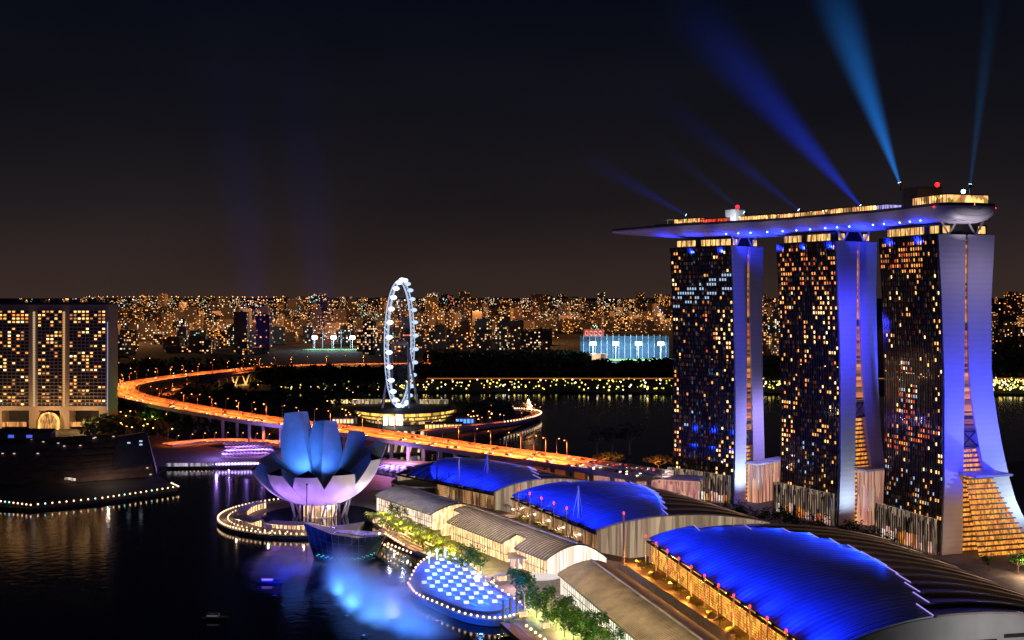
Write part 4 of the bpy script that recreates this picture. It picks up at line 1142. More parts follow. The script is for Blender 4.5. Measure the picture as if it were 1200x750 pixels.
for k in range(28):
    th = 2 * math.pi * (k + .4) / 28; c = WP(th, WR + 1.8, 3.5)
    b = MB(); d = ww; rows = []
    for i in range(7):
        q = i / 6 * 2 - 1; rr = 2.4 * math.sqrt(max(.03, 1 - q * q * .93))
        rows.append([c + wn_ * (q * 3.7) + ww * (rr * math.cos(2 * math.pi * j / 8)) + Vector((0, 0, rr * math.sin(2 * math.pi * j / 8))) for j in range(8)])
    b.grid(rows, True); b.face(rows[0]); b.face(rows[-1]); cb = b.build('cabin', mcab[0] if math.cos(th) < .35 else mcab[1], wh, smooth=True)
    b = MB(); b.tube([c + wn_ * 3.6 - Vector((0, 0, 2)), c + wn_ * 3.6 + Vector((0, 0, 2))], .2, 4); b.build('mount_ring', m_steel, cb)
# wheel terminal: stacked lit discs
tm = thing('wheel_terminal', 'round three-tier terminal under the wheel with yellow lit floors', 'terminal', (FX + 8, FYY - 15, 2))
def disc(cx, cy, z0, z1, rx, ry, m, nm, par):
    b = MB(); b.prism([(cx + rx * math.cos(2 * math.pi * k / 36), cy + ry * math.sin(2 * math.pi * k / 36)) for k in range(36)], z0, z1); return b.build(nm, m, par)
m_yel = lit_glass('terminal_yellow', (1, .58, .10), 1.5, .2, .15); cx, cy = FX + 8, FYY - 10
disc(cx, cy, 2, 6, 46, 60, lit_glass('terminal_base', (1, .6, .25), .8, .2, .05), 'lower_floor', tm)
disc(cx, cy, 6, 7.2, 55, 68, m_conc, 'floor_plate', tm); disc(cx, cy, 7.2, 10.5, 52, 64, m_yel, 'lit_floor', tm)
disc(cx, cy, 10.5, 11.5, 60, 72, m_conc, 'floor_plate', tm); disc(cx, cy, 11.5, 15, 56, 68, m_yel, 'lit_floor', tm)
disc(cx, cy, 15, 16, 60, 72, m_black, 'roof', tm)
for dx, w, h in ((-8, 5, 11), (-1, 6, 9), (7, 7, 12)):
    b = MB(); b.box((FX + dx, FYY - 82, 3 + h / 2), (w, 4, h), 0); b.build('white_entrance', lit_glass('entrance_white', (1, .93, .8), 2.2, .6, .3), tm)
for sx in (-42, 38): b = MB(); b.box((FX + sx, FYY + 20, 19.5), (34, 6, 5), 0); b.build('upper_hall', lit_glass('upper_hall_glow', (1, .75, .4), .5, .3, .1), tm)
point('terminal_light', (FX, FYY - 95, 14), (1, .9, .75), 12000)

# ------------------------------------------------------------------ highway
hp = [(520, 426.3), (470, 426.8), (420, 427.2), (360, 428.5), (310, 431), (260, 435.5), (215, 440.5), (175, 446), (148, 451.5), (139, 456), (150, 463), (178, 470), (215, 477), (260, 484.5), (300, 491),
      (350, 497), (400, 503), (450, 510), (500, 517.5), (550, 525), (600, 532), (640, 537.5), (672, 542), (702, 546.5), (735, 551.5), (768, 556.5)]
HW = catmull([gp(px, py, 25) for px, py in hp], 8)
def sm(path, n=3):
    for _ in range(n): path = [path[0]] + [(path[i - 1] + path[i] * 2 + path[i + 1]) / 4 for i in range(1, len(path) - 1)] + [path[-1]]
    return path
HW = sm(HW, 12)
def offs(path, d, dz=0):
    out = []
    for i, p in enumerate(path):
        t = (path[min(i + 1, len(path) - 1)] - path[max(i - 1, 0)]); t.z = 0; t.normalize()
        out.append(p + Vector((t.y, -t.x, 0)) * d + Vector((0, 0, dz)))
    return out
m_road = mat('road_concrete', (.30, .28, .26), .75, noise=.2, nscale=.05)
m_mark = mat('lane_paint', (.85, .82, .75), .5)
hwt = thing('highway_viaduct', 'long curving elevated highway glowing orange, sweeping past the wheel', 'highway', tuple(HW[len(HW) // 2]))
def viaduct(path, hw_, par, name, lanes, wall=1.1):
    b = MB(); E = [(-hw_, -2.6), (-hw_ * .5, -3.4), (hw_ * .5, -3.4), (hw_, -2.6), (hw_, 0), (-hw_, 0)]
    b.grid([list(r_) for r_ in zip(*[offs(path, d, z) for d, z in E])], True); b.build('deck', m_road, par)
    for sg in (-1, 1):
        b = MB(); b.grid([list(r_) for r_ in zip(*[offs(path, sg * hw_ + d, z) for d, z in ((-.2, 0), (-.2, wall), (.2, wall), (.2, -1.2))])]); b.build('parapet', m_conc, par)
    b = MB()
    for d in lanes: b.grid([list(r_) for r_ in zip(*[offs(path, d - .4, .03), offs(path, d + .4, .03)])])
    b.build('lane_marking', m_mark, par)  # lane lines, widened to stand in for streaks of car lights
viaduct(HW, 19, hwt, 'deck', (-17.4, -13, -9, -5, 5, 9, 13, 17.4))
b = MB(); b.grid([list(r_) for r_ in zip(*[offs(HW, d, z) for d, z in ((-.35, .03), (-.25, 1.2), (.25, 1.2), (.35, .03))])]); b.build('median_barrier', m_white, hwt)
for i in range(4, len(HW) - 4, 6):
    p = offs(HW, -8)[i]; q = offs(HW, 8)[i]
    for c in (p, q):
        b = MB(); b.tube([(c.x, c.y, 0), (c.x, c.y, 21.8)], [1.4, 1.8], 8); b.build('pier', m_conc, hwt)
# lit V-piers where the viaduct crosses the channel
for px in (282, 293, 318, 330, 405, 425):
    p = min(HW[:60], key=lambda q: abs(600 + q.x / q.y * FPX - px))
    b = MB()
    for sg in (-1, 1): b.tube([(p.x, p.y - 20, 1), (p.x + sg * 7, p.y - 20, 22)], 1.2, 5)
    b.build('v_pier', m_conc, hwt)
    point('pier_light', (p.x, p.y - 30, 6), (1, .5, .12), 22000, .6)
# slip road
SR = sm(catmull([gp(px, py, z) for px, py, z in ((318, 431.5, 25), (285, 437, 23), (255, 442, 19), (228, 449, 14), (205, 457, 8), (196, 464, 4))], 8), 4)
sr = thing('slip_road', 'short slip road dropping from the far highway into the dark', 'road ramp', tuple(SR[20])); viaduct(SR, 8, sr, 'ramp', (-6.5, 0, 6.5))
# loop road by the water right of the wheel
LR = sm(catmull([gp(px, py, z) for px, py, z in ((492, 506, 9), (530, 501.5, 8), (570, 497.5, 7), (600, 494, 6), (622, 489, 5), (628, 484.5, 5), (615, 481.5, 5), (600, 481, 5))], 8), 3)
lr = thing('shore_road', 'orange-lit road curving round the water edge right of the wheel', 'road', tuple(LR[20])); viaduct(LR, 6, lr, 'ramp', (-4.8, 0, 4.8), .9)
# road lamps: pole, arm, head, with the lamp's own light
def lamp_model(name, h, headm, power, color):
    t = thing(name, 'x', 'street lamp', (0, 0, 0))
    b = MB(); b.tube([(0, 0, 0), (0, 0, h), (.4, 0, h + .5), (2.4, 0, h + .6)], [.2, .14, .12, .1], 6); b.build('pole', m_conc, t)
    b = MB(); b.ball((2.6, 0, h + .45), .5, 8, 5, .7); b.build('lamp_head', headm, t)
    if power:
        l = spot('lamp_light', (3.2, 0, h - .4), (3.6, 0, 0), color, power, 152, .5, .4); adopt(l, t)
    return t
m_sod = glow('sodium_lamp', (1, .34, .08), 5); m_sodw = glow('pale_lamp', (1, .62, .38), 8)
SODC = (1, .168, .022)
rl = lamp_model('street_lamp', 14, m_sod, 82000, SODC)
for i in range(3, len(HW) - 2, 3):
    if HW[i].x > 40: continue
    p = HW[i]; t = HW[min(i + 1, len(HW) - 1)] - HW[i - 1]
    far = p.y > 1450
    place(rl, USED, (p.x, p.y, p.z + 1.2), math.atan2(t.y, t.x) + (math.pi / 2 if i % 2 else -math.pi / 2),
          label='sodium street lamp standing on the median of the orange highway', group='lamps along the highway')
sl_ = lamp_model('street_lamp', 8, m_sod, 12000, SODC)
for path, n, lab, grp in ((SR, 6, 'low sodium lamp beside the short slip road', 'lamps along the slip road'), (LR, 6, 'low sodium lamp on the shore road right of the wheel', 'lamps along the shore road')):
    for i in range(2, len(path) - 1, n):
        p = offs(path, 5)[i]; place(sl_, USED, (p.x, p.y, p.z), 1.5, label=lab, group=grp)
# cars
def car(bm, name):
    b = MB()
    prof = [(-2.3, .35), (-2.3, .95), (-1.6, 1.05), (-1.0, 1.5), (.5, 1.5), (1.2, 1.02), (2.2, .85), (2.3, .35)]
    b.grid([[(x, y, z) for x, z in prof] for y in (-.9, .9)]); b.face([(x, -.9, z) for x, z in prof]); b.face([(x, .9, z) for x, z in prof])
    for x in (-1.4, 1.4):
        for y in (-.85, .85): b.cm = 3; b.tube([(x, y - .12, .33), (x, y + .12, .33)], .33, 8)
    b.cm = 1
    for y in (-.65, .65): b.box((2.3, y, .72), (.2, .5, .34))
    b.cm = 2
    for y in (-.65, .65): b.box((-2.3, y, .8), (.2, .5, .3))
    return b.build(name, [bm, glow('headlight', (1, .8, .5), 9), glow('taillight', (1, .06, .02), 5), m_black])
cars = [car(mat('car_paint_silver', (.4, .4, .42), .3), 'car'), car(mat('car_paint_dark', (.05, .05, .06), .3), 'car')]
for c in cars: tag(c, 'x', 'car')
rc = random.Random(9); nc_ = 0
for li, d in enumerate((-15.2, -11, -7, 7, 11, 15.2)):
    path = offs(HW, d, .05); i = 2.0
    while i < len(path) - 2:
        k = int(i); p = path[k].lerp(path[k + 1], i - k); t = path[k + 1] - path[k]
        a = math.atan2(t.y, t.x) + (math.pi if d < 0 else 0)
        place(cars[nc_ % 2], USED, tuple(p), a, 1.0, label='car with its lights on, ' + ('silver' if nc_ % 2 == 0 else 'dark') + ', in the traffic on the orange highway', group='cars on the highway')
        nc_ += 1; i += rc.uniform(2.5, 10) if k > 70 else rc.uniform(5, 14)

# ------------------------------------------------------------------ quay with violet market tents, boats
m_tent = mat('tent_cloth', (.7, .68, .8), .6)
tent = thing('market_tent', 'x', 'tent', (0, 0, 0))
b = MB(); b.grid([[(-4, -3, 3), (-4, 3, 3)], [(0, -3, 4.8), (0, 3, 4.8)], [(4, -3, 3), (4, 3, 3)]]); b.build('roof', m_tent, tent)
b = MB()
for x in (-3.8, 3.8):
    for y in (-2.8, 2.8): b.tube([(x, y, 0), (x, y, 3)], .1, 4)
b.build('post', m_dark, tent)
rt = random.Random(3)
for row in range(4):
    for k in range(13):
        p = gp(262 + k * 4.2 + row * 1.5 - (6 if row > 2 else 0), 525 + row * 4.2 - k * .12, 2)
        place(tent, USED, (p.x, p.y, 2), rt.uniform(-.1, .1), label='small violet-lit tent on the quay behind the museum point', group='violet tents on the north quay')
for row in range(5):
    for k in range(6):
        p = gp(446 + k * 6 - row * .6, 542 + row * 2.9 + k * 1.0, 2)
        dup(tent, (p.x, p.y, 2), rt.uniform(.2, .5), label='small violet-lit tent between the lotus museum and the drum hall', group='violet tents beside the museum')
for px, py in ((270, 533), (290, 529), (308, 532), (255, 537)): p = gp(px, py, 2); point('tent_light', (p.x, p.y - 4, 12), (.40, .22, 1), 42000, .3)
for px, py in ((455, 552), (475, 552)): p = gp(px, py, 2); point('tent_light', (p.x, p.y - 4, 13), (.35, .22, 1), 26000, .3)
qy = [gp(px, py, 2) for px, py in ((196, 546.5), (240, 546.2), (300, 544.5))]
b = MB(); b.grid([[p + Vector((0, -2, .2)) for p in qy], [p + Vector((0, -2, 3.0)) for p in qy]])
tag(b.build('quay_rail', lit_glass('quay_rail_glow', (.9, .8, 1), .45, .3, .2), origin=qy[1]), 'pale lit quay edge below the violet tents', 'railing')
# orange-lit shore road behind the quay
QR = sm(catmull([gp(px, py, 3) for px, py in ((196, 521), (230, 517.5), (262, 516), (300, 517), (330, 519))], 6), 2)
qr = thing('quay_road', 'bright orange-lit road behind the violet tents', 'road', tuple(QR[8])); viaduct(QR, 9, qr, 'road', (-7, 0, 7), .8)
for i in range(1, len(QR), 3): p = offs(QR, 8)[i]; dup(sl_, (p.x, p.y, p.z), 1.2, label='sodium lamp on the road behind the violet tents', group='lamps on the quay road')
for k in (2, 8, 14, 20, 26, 31): q = QR[min(k, len(QR) - 1)]; spot('quay_orange', (q.x, q.y, 16), (q.x, q.y, 0), SODC, 60000, 130)
# lit underside of the bridge by the museum
b = MB()
for px in (455, 462, 470, 479, 490):
    p = gp(px, 531, 2); b.tube([(p.x, p.y + 6, 2), (p.x + 3, p.y + 14, 20)], [1.2, 1.8], 6)
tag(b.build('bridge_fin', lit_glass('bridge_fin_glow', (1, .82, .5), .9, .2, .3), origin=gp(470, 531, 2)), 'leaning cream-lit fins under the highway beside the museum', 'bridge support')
b = MB(); pts = [gp(*p, 8) for p in ((446, 538), (470, 538.5), (500, 541), (545, 539), (545, 542.5), (500, 546), (470, 543), (446, 541))]
b.prism([(p.x, p.y) for p in pts], 6.5, 8); o_ = tag(b.build('footbridge', mat('footbridge_deck', (.5, .32, .26), .7), origin=pts[2]), 'flat pink-lit footbridge leading from the museum behind the drum', 'bridge')
for px in (455, 480, 520): p = gp(px, 541, 8); point('footbridge_light', (p.x, p.y - 6, 15), (1, .4, .22), 6000)
# lamps dotted over the dark north shore, low lit buildings round the wheel
tlm = lamp_model('street_lamp', 9, glow('far_sodium', (1, .38, .10), 9), 0, SODC)
rl2 = random.Random(77); tlm.scale = (1, 1, 1)
for k in range(110):
    px, py = rl2.choice([(rl2.uniform(130, 330), rl2.uniform(425, 446)), (rl2.uniform(180, 460), rl2.uniform(455, 484)), (rl2.uniform(200, 460), rl2.uniform(478, 505)), (rl2.uniform(130, 200), rl2.uniform(480, 515)), (rl2.uniform(385, 600), rl2.uniform(484, 506))])
    p = gp(px, py, 2); place(tlm, USED, (p.x, p.y, 2), rl2.uniform(0, 6), (1.6, 1.6, 1.1), label='orange street lamp dotted over the dark north shore', group='street lamps over the north shore')
LOWB = ((430, 474, 95, 14, 9, 'long low hall with a yellow lit front left of the wheel', (1, .7, .25)), (404, 497, 26, 14, 8, 'small lit kiosk building left below the wheel terminal', (1, .6, .3)), (520, 503, 40, 12, 7, 'low building of many yellow lamps right below the wheel terminal', (1, .65, .2)),
        (546, 497, 22, 12, 8, 'small blue-lit pavilion right of the wheel terminal', (.1, .3, 1)), (430, 509, 30, 12, 7, 'low violet-lit kiosk between the highway and the wheel terminal', (.4, .35, 1)), (590, 480, 30, 12, 7, 'little lit boathouse near the shore road bend', (1, .5, .2)))
for px, py, w, d, h, lab, c in LOWB:
    p = gp(px, py, 2); t = thing('low_building', lab, 'building', tuple(p))
    b = MB(); b.box(p + Vector((0, 0, h / 2)), (w, d, h)); b.build('wall', m_conc, t)
    b = MB(); b.box(p + Vector((0, 0, h + .3)), (w + 2, d + 2, .6)); b.build('roof', m_black, t)
    for k in range(int(w / 4)):
        b = MB(); b.box(p + Vector((-w / 2 + 2 + k * 4, -d / 2 - .1, h * .5)), (2.8, .3, h * .55)); b.build('window', glow('low_window_%d' % px, c, 1.7), t)
# small boats
def boat(name, label, px, py, m, sz, lm):
    p = gp(px, py, 0); t = thing(name, label, 'boat', tuple(p))
    b = MB(); rows = []
    for i in range(9):
        u = i / 8; w = sz * .18 * math.sin(math.pi * min(1, .12 + u * .88)) ** .6; x = (u - .5) * sz
        rows.append([p + Vector((x, -w, .9 + .5 * u)), p + Vector((x, -w * .6, -.1)), p + Vector((x, w * .6, -.1)), p + Vector((x, w, .9 + .5 * u))])
    b.grid(rows); b.grid([[r_[0], r_[3]] for r_ in rows]); b.build('hull', m, t)
    b = MB(); b.box(p + Vector((-sz * .08, 0, 1.9)), (sz * .45, sz * .22, 1.7)); cb_ = b.build('cabin', m_conc, t)
    b = MB(); b.box(p + Vector((-sz * .08, -sz * .115, 2.0)), (sz * .4, .1, .6)); b.build('cabin_window', lm, cb_)
boat('tour_boat', 'small dim boat on dark water below the museum point', 316, 683, m_dark, 13, WARM[4])
boat('tour_boat', 'faint small boat low on the dark bay', 252, 726, m_dark, 12, glow('boat_dim', (.5, .5, .6), .15))
# ------------------------------------------------------------------ city behind
def city_mat():
    m = bpy.data.materials.new('city_block_facade'); m.use_nodes = True; nt = m.node_tree; N = nt.nodes; L = nt.links
    b = N['Principled BSDF']; b.inputs['Roughness'].default_value = .8
    uv = N.new('ShaderNodeUVMap'); uv.uv_map = 'UVMap'
    fl = N.new('ShaderNodeVectorMath'); fl.operation = 'FLOOR'; L.new(uv.outputs[0], fl.inputs[0])
    wn2 = N.new('ShaderNodeTexWhiteNoise'); wn2.noise_dimensions = '2D'; L.new(fl.outputs[0], wn2.inputs['Vector'])
    at_ = N.new('ShaderNodeAttribute'); at_.attribute_name = 'tint'
    cmp = N.new('ShaderNodeMath'); cmp.operation = 'LESS_THAN'; L.new(wn2.outputs['Value'], cmp.inputs[0]); L.new(at_.outputs['Alpha'], cmp.inputs[1])
    fr = N.new('ShaderNodeVectorMath'); fr.operation = 'FRACTION'; L.new(uv.outputs[0], fr.inputs[0])
    sp = N.new('ShaderNodeSeparateXYZ'); L.new(fr.outputs[0], sp.inputs[0])
    def band(o, lo, hi):
        a = N.new('ShaderNodeMath'); a.operation = 'GREATER_THAN'; a.inputs[1].default_value = lo; L.new(o, a.inputs[0])
        c = N.new('ShaderNodeMath'); c.operation = 'LESS_THAN'; c.inputs[1].default_value = hi; L.new(o, c.inputs[0])
        d = N.new('ShaderNodeMath'); d.operation = 'MULTIPLY'; L.new(a.outputs[0], d.inputs[0]); L.new(c.outputs[0], d.inputs[1]); return d
    wx = band(sp.outputs['X'], .15, .85); wy = band(sp.outputs['Y'], .2, .8)
    m1 = N.new('ShaderNodeMath'); m1.operation = 'MULTIPLY'; L.new(wx.outputs[0], m1.inputs[0]); L.new(wy.outputs[0], m1.inputs[1])
    m2 = N.new('ShaderNodeMath'); m2.operation = 'MULTIPLY'; L.new(m1.outputs[0], m2.inputs[0]); L.new(cmp.outputs[0], m2.inputs[1])
    sc_ = N.new('ShaderNodeSeparateColor'); L.new(wn2.outputs['Color'], sc_.inputs[0])
    br = N.new('ShaderNodeMath'); br.operation = 'POWER'; br.inputs[1].default_value = 2.0; L.new(sc_.outputs[1], br.inputs[0])
    b2 = N.new('ShaderNodeMath'); b2.operation = 'MULTIPLY_ADD'; b2.inputs[1].default_value = 2.8; b2.inputs[2].default_value = .35; L.new(br.outputs[0], b2.inputs[0])
    st = N.new('ShaderNodeMath'); st.operation = 'MULTIPLY'; L.new(m2.outputs[0], st.inputs[0]); L.new(b2.outputs[0], st.inputs[1])
    L.new(at_.outputs['Color'], b.inputs['Emission Color']); L.new(st.outputs[0], b.inputs['Emission Strength'])
    b.inputs['Base Color'].default_value = (.24, .20, .17, 1)
    m.cycles.emission_sampling = 'NONE'; return m
m_city = city_mat()
TINT = [(1, .42, .12), (1, .5, .2), (1, .58, .3), (1, .36, .08), (1, .7, .45), (.9, .85, .75), (.7, .85, 1), (1, .25, .12), (.6, .9, .6)]
rcity = random.Random(21)
def block(b, x, y, w, d, h, ang, tint, lit, cell=5.5):
    ca, sa = math.cos(ang), math.sin(ang); o = rcity.uniform(0, 900)
    C4 = [Vector((x + u * ca - v * sa, y + u * sa + v * ca, 0)) for u, v in ((-w / 2, -d / 2), (w / 2, -d / 2), (w / 2, d / 2), (-w / 2, d / 2))]
    col = (*tint, lit)
    for k in range(4):
        p, q = C4[k], C4[(k + 1) % 4]; ln = (q - p).length / cell; o2 = math.floor(o + k * 37)
        b.face([(p.x, p.y, 2), (q.x, q.y, 2), (q.x, q.y, h), (p.x, p.y, h)], [(o2, o2), (o2 + ln, o2), (o2 + ln, o2 + h / cell), (o2, o2 + h / cell)], col)
    b.face([(p.x, p.y, h) for p in C4], None, (0, 0, 0, 0))
    if h > 40:   # lift overrun on the roof
        b.face([(x - 3, y, h), (x + 3, y, h), (x + 3, y, h + 4), (x - 3, y, h + 4)], None, (0, 0, 0, 0))
cand = []
def dens(px, Y):
    """dark parks and water leave gaps"""
    py = 345 + CAMZ * FPX / Y
    if Y < 2700: return 0
    if 640 < px < 800 and Y < 4300: return 0
    if 500 < px < 700 and Y < 3000: return 0
    if 320 < px < 430 and Y < 3300: return 0
    if 130 < px < 430 and Y < 3700: return .35
    if px > 1160: return .12
    return 1
while len(cand) < 2250:
    py = 345 + math.exp(rcity.uniform(math.log(8.5), math.log(76))); Y = CAMZ * FPX / (py - 345); px = rcity.uniform(20, 1310)
    if rcity.random() > dens(px, Y) or (793 < px < 1150 and not (858 < px < 918)): continue
    if Y > 18000: continue
    x = (px - 600) / FPX * Y
    tall = rcity.random()
    h = rcity.uniform(14, 34) if tall < .5 else (rcity.uniform(34, 62) if tall < .88 else rcity.uniform(62, 105))
    w = rcity.uniform(22, 80) if h < 60 else rcity.uniform(22, 42)
    if Y > 7000: w *= 1.5; h *= 1.15
    cand.append((Y, px, x, w, rcity.uniform(14, 24), min(h, 128), rcity.uniform(-.5, .5)))
for _ in range(70):
    Y = rcity.uniform(6500, 13000); px = rcity.uniform(110, 1210)
    if 793 < px < 1150 and not (858 < px < 918): continue
    cand.append((Y, px, (px - 600) / FPX * Y, rcity.uniform(40, 90), 30, rcity.uniform(105, 168), rcity.uniform(-.5, .5)))
cand.sort()
REG = [('apartment block with small amber windows in the city left of the wheel', 'city blocks left of the wheel', -1, 452),
       ('apartment block with small amber windows in the city right of the wheel', 'city blocks right of the wheel', 452, 793),
       ('apartment block glimpsed between the farthest and middle hotel towers', 'city blocks seen between the towers', 793, 1000),
       ('dim block at the dark right edge behind the nearest hotel tower', 'city blocks at the right edge', 1000, 2000)]
big = MB(); n_own = 0
for i, (Y, px, x, w, d, h, ang) in enumerate(cand):
    tint = rcity.choice(TINT[:5]) if rcity.random() < .84 else rcity.choice(TINT[5:])
    lit = rcity.choice([.07, .12, .18, .26, .36]) * (1.0 if Y < 6000 else 1.2)
    if n_own < 300 and 105 < px < 1205:
        n_own += 1
        b = MB(); block(b, x, Y, w, d, h, ang, tint, lit)
        lab, grp = next((l_, g_) for l_, g_, a0, a1 in REG if a0 <= px < a1)
        tag(b.build('apartment_block', m_city, origin=(x, Y, 2)), lab, 'building', grp)
    else: block(big, x, Y, w, d, h, ang, tint, lit, 5.5 if Y < 7000 else 9)
o = big.build('far_city', m_city); tag(o, 'dense carpet of far city buildings with orange lights to the horizon', 'city', kind='stuff')
# town street lamps, countless: small globes on poles
lm = MB()
m_lamps = [glow('town_lamp_orange', (1, .36, .09), 6), glow('town_lamp_white', (1, .85, .65), 5), glow('town_lamp_cool', (.65, .9, 1), 5)]
def town_lamp(x, y, z0, r_, k):
    lm.cm = 3; lm.box((x, y, (z0 + 8) / 2 + 1), (.3, .3, 8 + z0 - 2))
    lm.cm = k; lm.ball((x, y, z0 + 8), r_, 6, 4)
for i in range(3000):
    py = 345 + math.exp(rcity.uniform(math.log(6.2), math.log(70))); Y = CAMZ * FPX / (py - 345); px = rcity.uniform(30, 1300)
    if 793 < px < 1150 and not (858 < px < 918): continue
    if dens(px, max(Y, 2701)) < .3 and rcity.random() < .9: continue
    town_lamp((px - 600) / FPX * Y, Y, 4 + rcity.uniform(0, 30) * (rcity.random() < .3), Y * .00030 * rcity.choice([.7, 1, 1, 1.5]), 0 if rcity.random() < .72 else (1 if rcity.random() < .8 else 2))
for k in range(46): town_lamp((lerp(100, 335, k / 45 + rcity.uniform(-.01, .01)) - 600) / FPX * 30000, 30000, 60 + rcity.uniform(0, 30), rcity.choice([5, 8, 11]), 0)
o = lm.build('town_lamps', m_lamps + [m_dark]); tag(o, 'countless street lamps scattered through the far city', 'lamps', kind='stuff')
for px, Y in ((180, 3600), (300, 4200), (420, 3800), (560, 3950), (690, 5200), (620, 3600), (760, 5600), (240, 6500), (500, 6500), (880, 4600)):
    point('town_glow', ((px - 600) / FPX * Y, Y - 150, 130), (1, .42, .14), 1.6e6 * (Y / 4000) ** 1.5, 6)  # points added in mid-air, in place of the town's street light
# stadium with floodlights left of the wheel
def floodfield(name, lab, px0, px1, Y, n, h, grass, post_n, cat):
    x0, x1 = (px0 - 600) / FPX * Y, (px1 - 600) / FPX * Y
    t = thing(name, lab, cat, ((x0 + x1) / 2, Y, 2))
    b = MB(); b.box(((x0 + x1) / 2, Y + 60, 3), (x1 - x0, 110, 1)); b.build('pitch', grass, t)
    b = MB()
    for k in range(post_n):
        x = lerp(x0, x1, (k + .5) / post_n); b.tube([(x, Y + 120, 2), (x, Y + 120, h + 18)], .9, 5)
    b.build('net_post', mat('net_post', (.4, .5, .6), .5), t)
    for k in range(n):
        x = lerp(x0, x1, (k + .5) / n)
        b = MB(); b.tube([(x, Y + 70, 2), (x, Y + 70, h)], .8, 5); f = b.build('flood_mast', m_conc, t)
        b = MB(); b.box((x, Y + 69, h), (13, 2, 8)); b.build('flood_lamp', glow('flood_lamp', (.8, .95, 1), 9), f)
        point('flood_light', (x, Y + 50, h - 6), (.55, .8, 1), 260000 if Y < 2600 else 150000, 2)
    return t, x0, x1
m_grass = mat('pitch_grass', (.10, .22, .06), .9)
t, x0, x1 = floodfield('driving_range', 'blue-white floodlit driving range with tall net posts right of the wheel', 684, 793, 2480, 4, 38, m_grass, 15, 'sports ground')
b = MB(); b.box(((x0 + x1) / 2, 2480 + 122, 28), (x1 - x0, .6, 50)); b.build('net_backdrop', mat('net_cloth', (.05, .10, .17), .9), t)
b = MB(); b.box((x0 + 20, 2470, 12), (56, 20, 16)); b.build('club_house', lit_glass('club_glow', (1, .7, .4), 1.0, .08, .2), t)
b = MB(); b.box((x0 + 26, 2540, 62), (44, 2, 16)); sg = b.build('red_sign', glow('red_sign_board', (.8, .10, .05), .45), t)
b = MB()
for k in range(4): b.tube([(x0 + 10 + k * 10 + 3 * math.cos(q * .8), 2538.4, 62 + 5 * math.sin(q * .8)) for q in range(8)], .8, 4)
b.build('sign_letter', glow('sign_letter', (1, .3, .2), 1.2), sg)
floodfield('stadium', 'small floodlit stadium glowing greenish white left of the wheel', 352, 420, 2950, 3, 34, m_grass, 6, 'stadium')
# dark woods
def woods(name, lab, spans, dens_, hmin, hmax):
    b = MB(); r = random.Random(len(name))
    for px0, px1, py0, py1 in spans:
        n = int((px1 - px0) * dens_)
        for i in range(n):
            p = gp(r.uniform(px0, px1), r.uniform(py0, py1), 2); h = r.uniform(hmin, hmax); w = h * r.uniform(.35, .55)
            for k in range(26):
                u = Vector((r.gauss(0, 1), r.gauss(0, 1), r.gauss(0, 1))).normalized() * r.uniform(.6, 1)
                c = p + Vector((u.x * w, u.y * w, h * .6 + u.z * h * .42)); s = h * .16
                a1 = Vector((r.uniform(-1, 1), r.uniform(-1, 1), r.uniform(-1, 1))) * s; a2 = Vector((r.uniform(-1, 1), r.uniform(-1, 1), r.uniform(-1, 1))) * s
                b.face([c - a1, c + a2, c + a1, c - a2])
    tag(b.build(name, leaf_mat('dark_foliage', (.045, .07, .03))), lab, 'woods', kind='stuff')
woods('far_woods', 'dark tree belt along the far shore behind the water', [(490, 800, 437, 447), (500, 690, 424, 437), (858, 1000, 425, 452), (1155, 1210, 400, 450), (300, 470, 447, 455)], 1.7, 16, 30)
woods('shore_woods', 'dark trees around the highway loop and below it', [(130, 330, 468, 512), (215, 460, 456, 480), (130, 300, 425, 440), (480, 600, 480, 492), (100, 200, 495, 515)], .9, 9, 17)
# yellow lit trees and lamps along the far shore road
tl = MB(); ml = [glow('shore_lamp_yellow', (1, .68, .12), 3.2), glow('shore_lamp_white', (1, .85, .6), 3.5), glow('shore_lamp_green', (.75, .8, .12), 1.6), m_dark]
for i in range(520):
    px = rcity.choice([rcity.uniform(330, 800), rcity.uniform(330, 800), rcity.uniform(858, 1000), rcity.uniform(1155, 1210)]); py = rcity.uniform(446, 458.5)
    p = gp(px, py, 4); tl.cm = 3; tl.box((p.x, p.y, 4), (.3, .3, 5)); tl.cm = rcity.choice([0, 0, 1, 2, 2]); tl.ball((p.x, p.y, rcity.uniform(5, 9)), rcity.uniform(.7, 1.5), 6, 4)
tag(tl.build('shore_lamps', ml), 'speckle of yellow and white lamps among trees on the far shore', 'lamps', kind='stuff')
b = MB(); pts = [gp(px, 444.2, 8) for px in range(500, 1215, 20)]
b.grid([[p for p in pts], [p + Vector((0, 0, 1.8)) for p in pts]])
tag(b.build('far_road_wall', glow('far_road_glow', (1, .28, .05), .38), origin=pts[15]), 'thin orange-lit road wall along the far shore', 'wall')
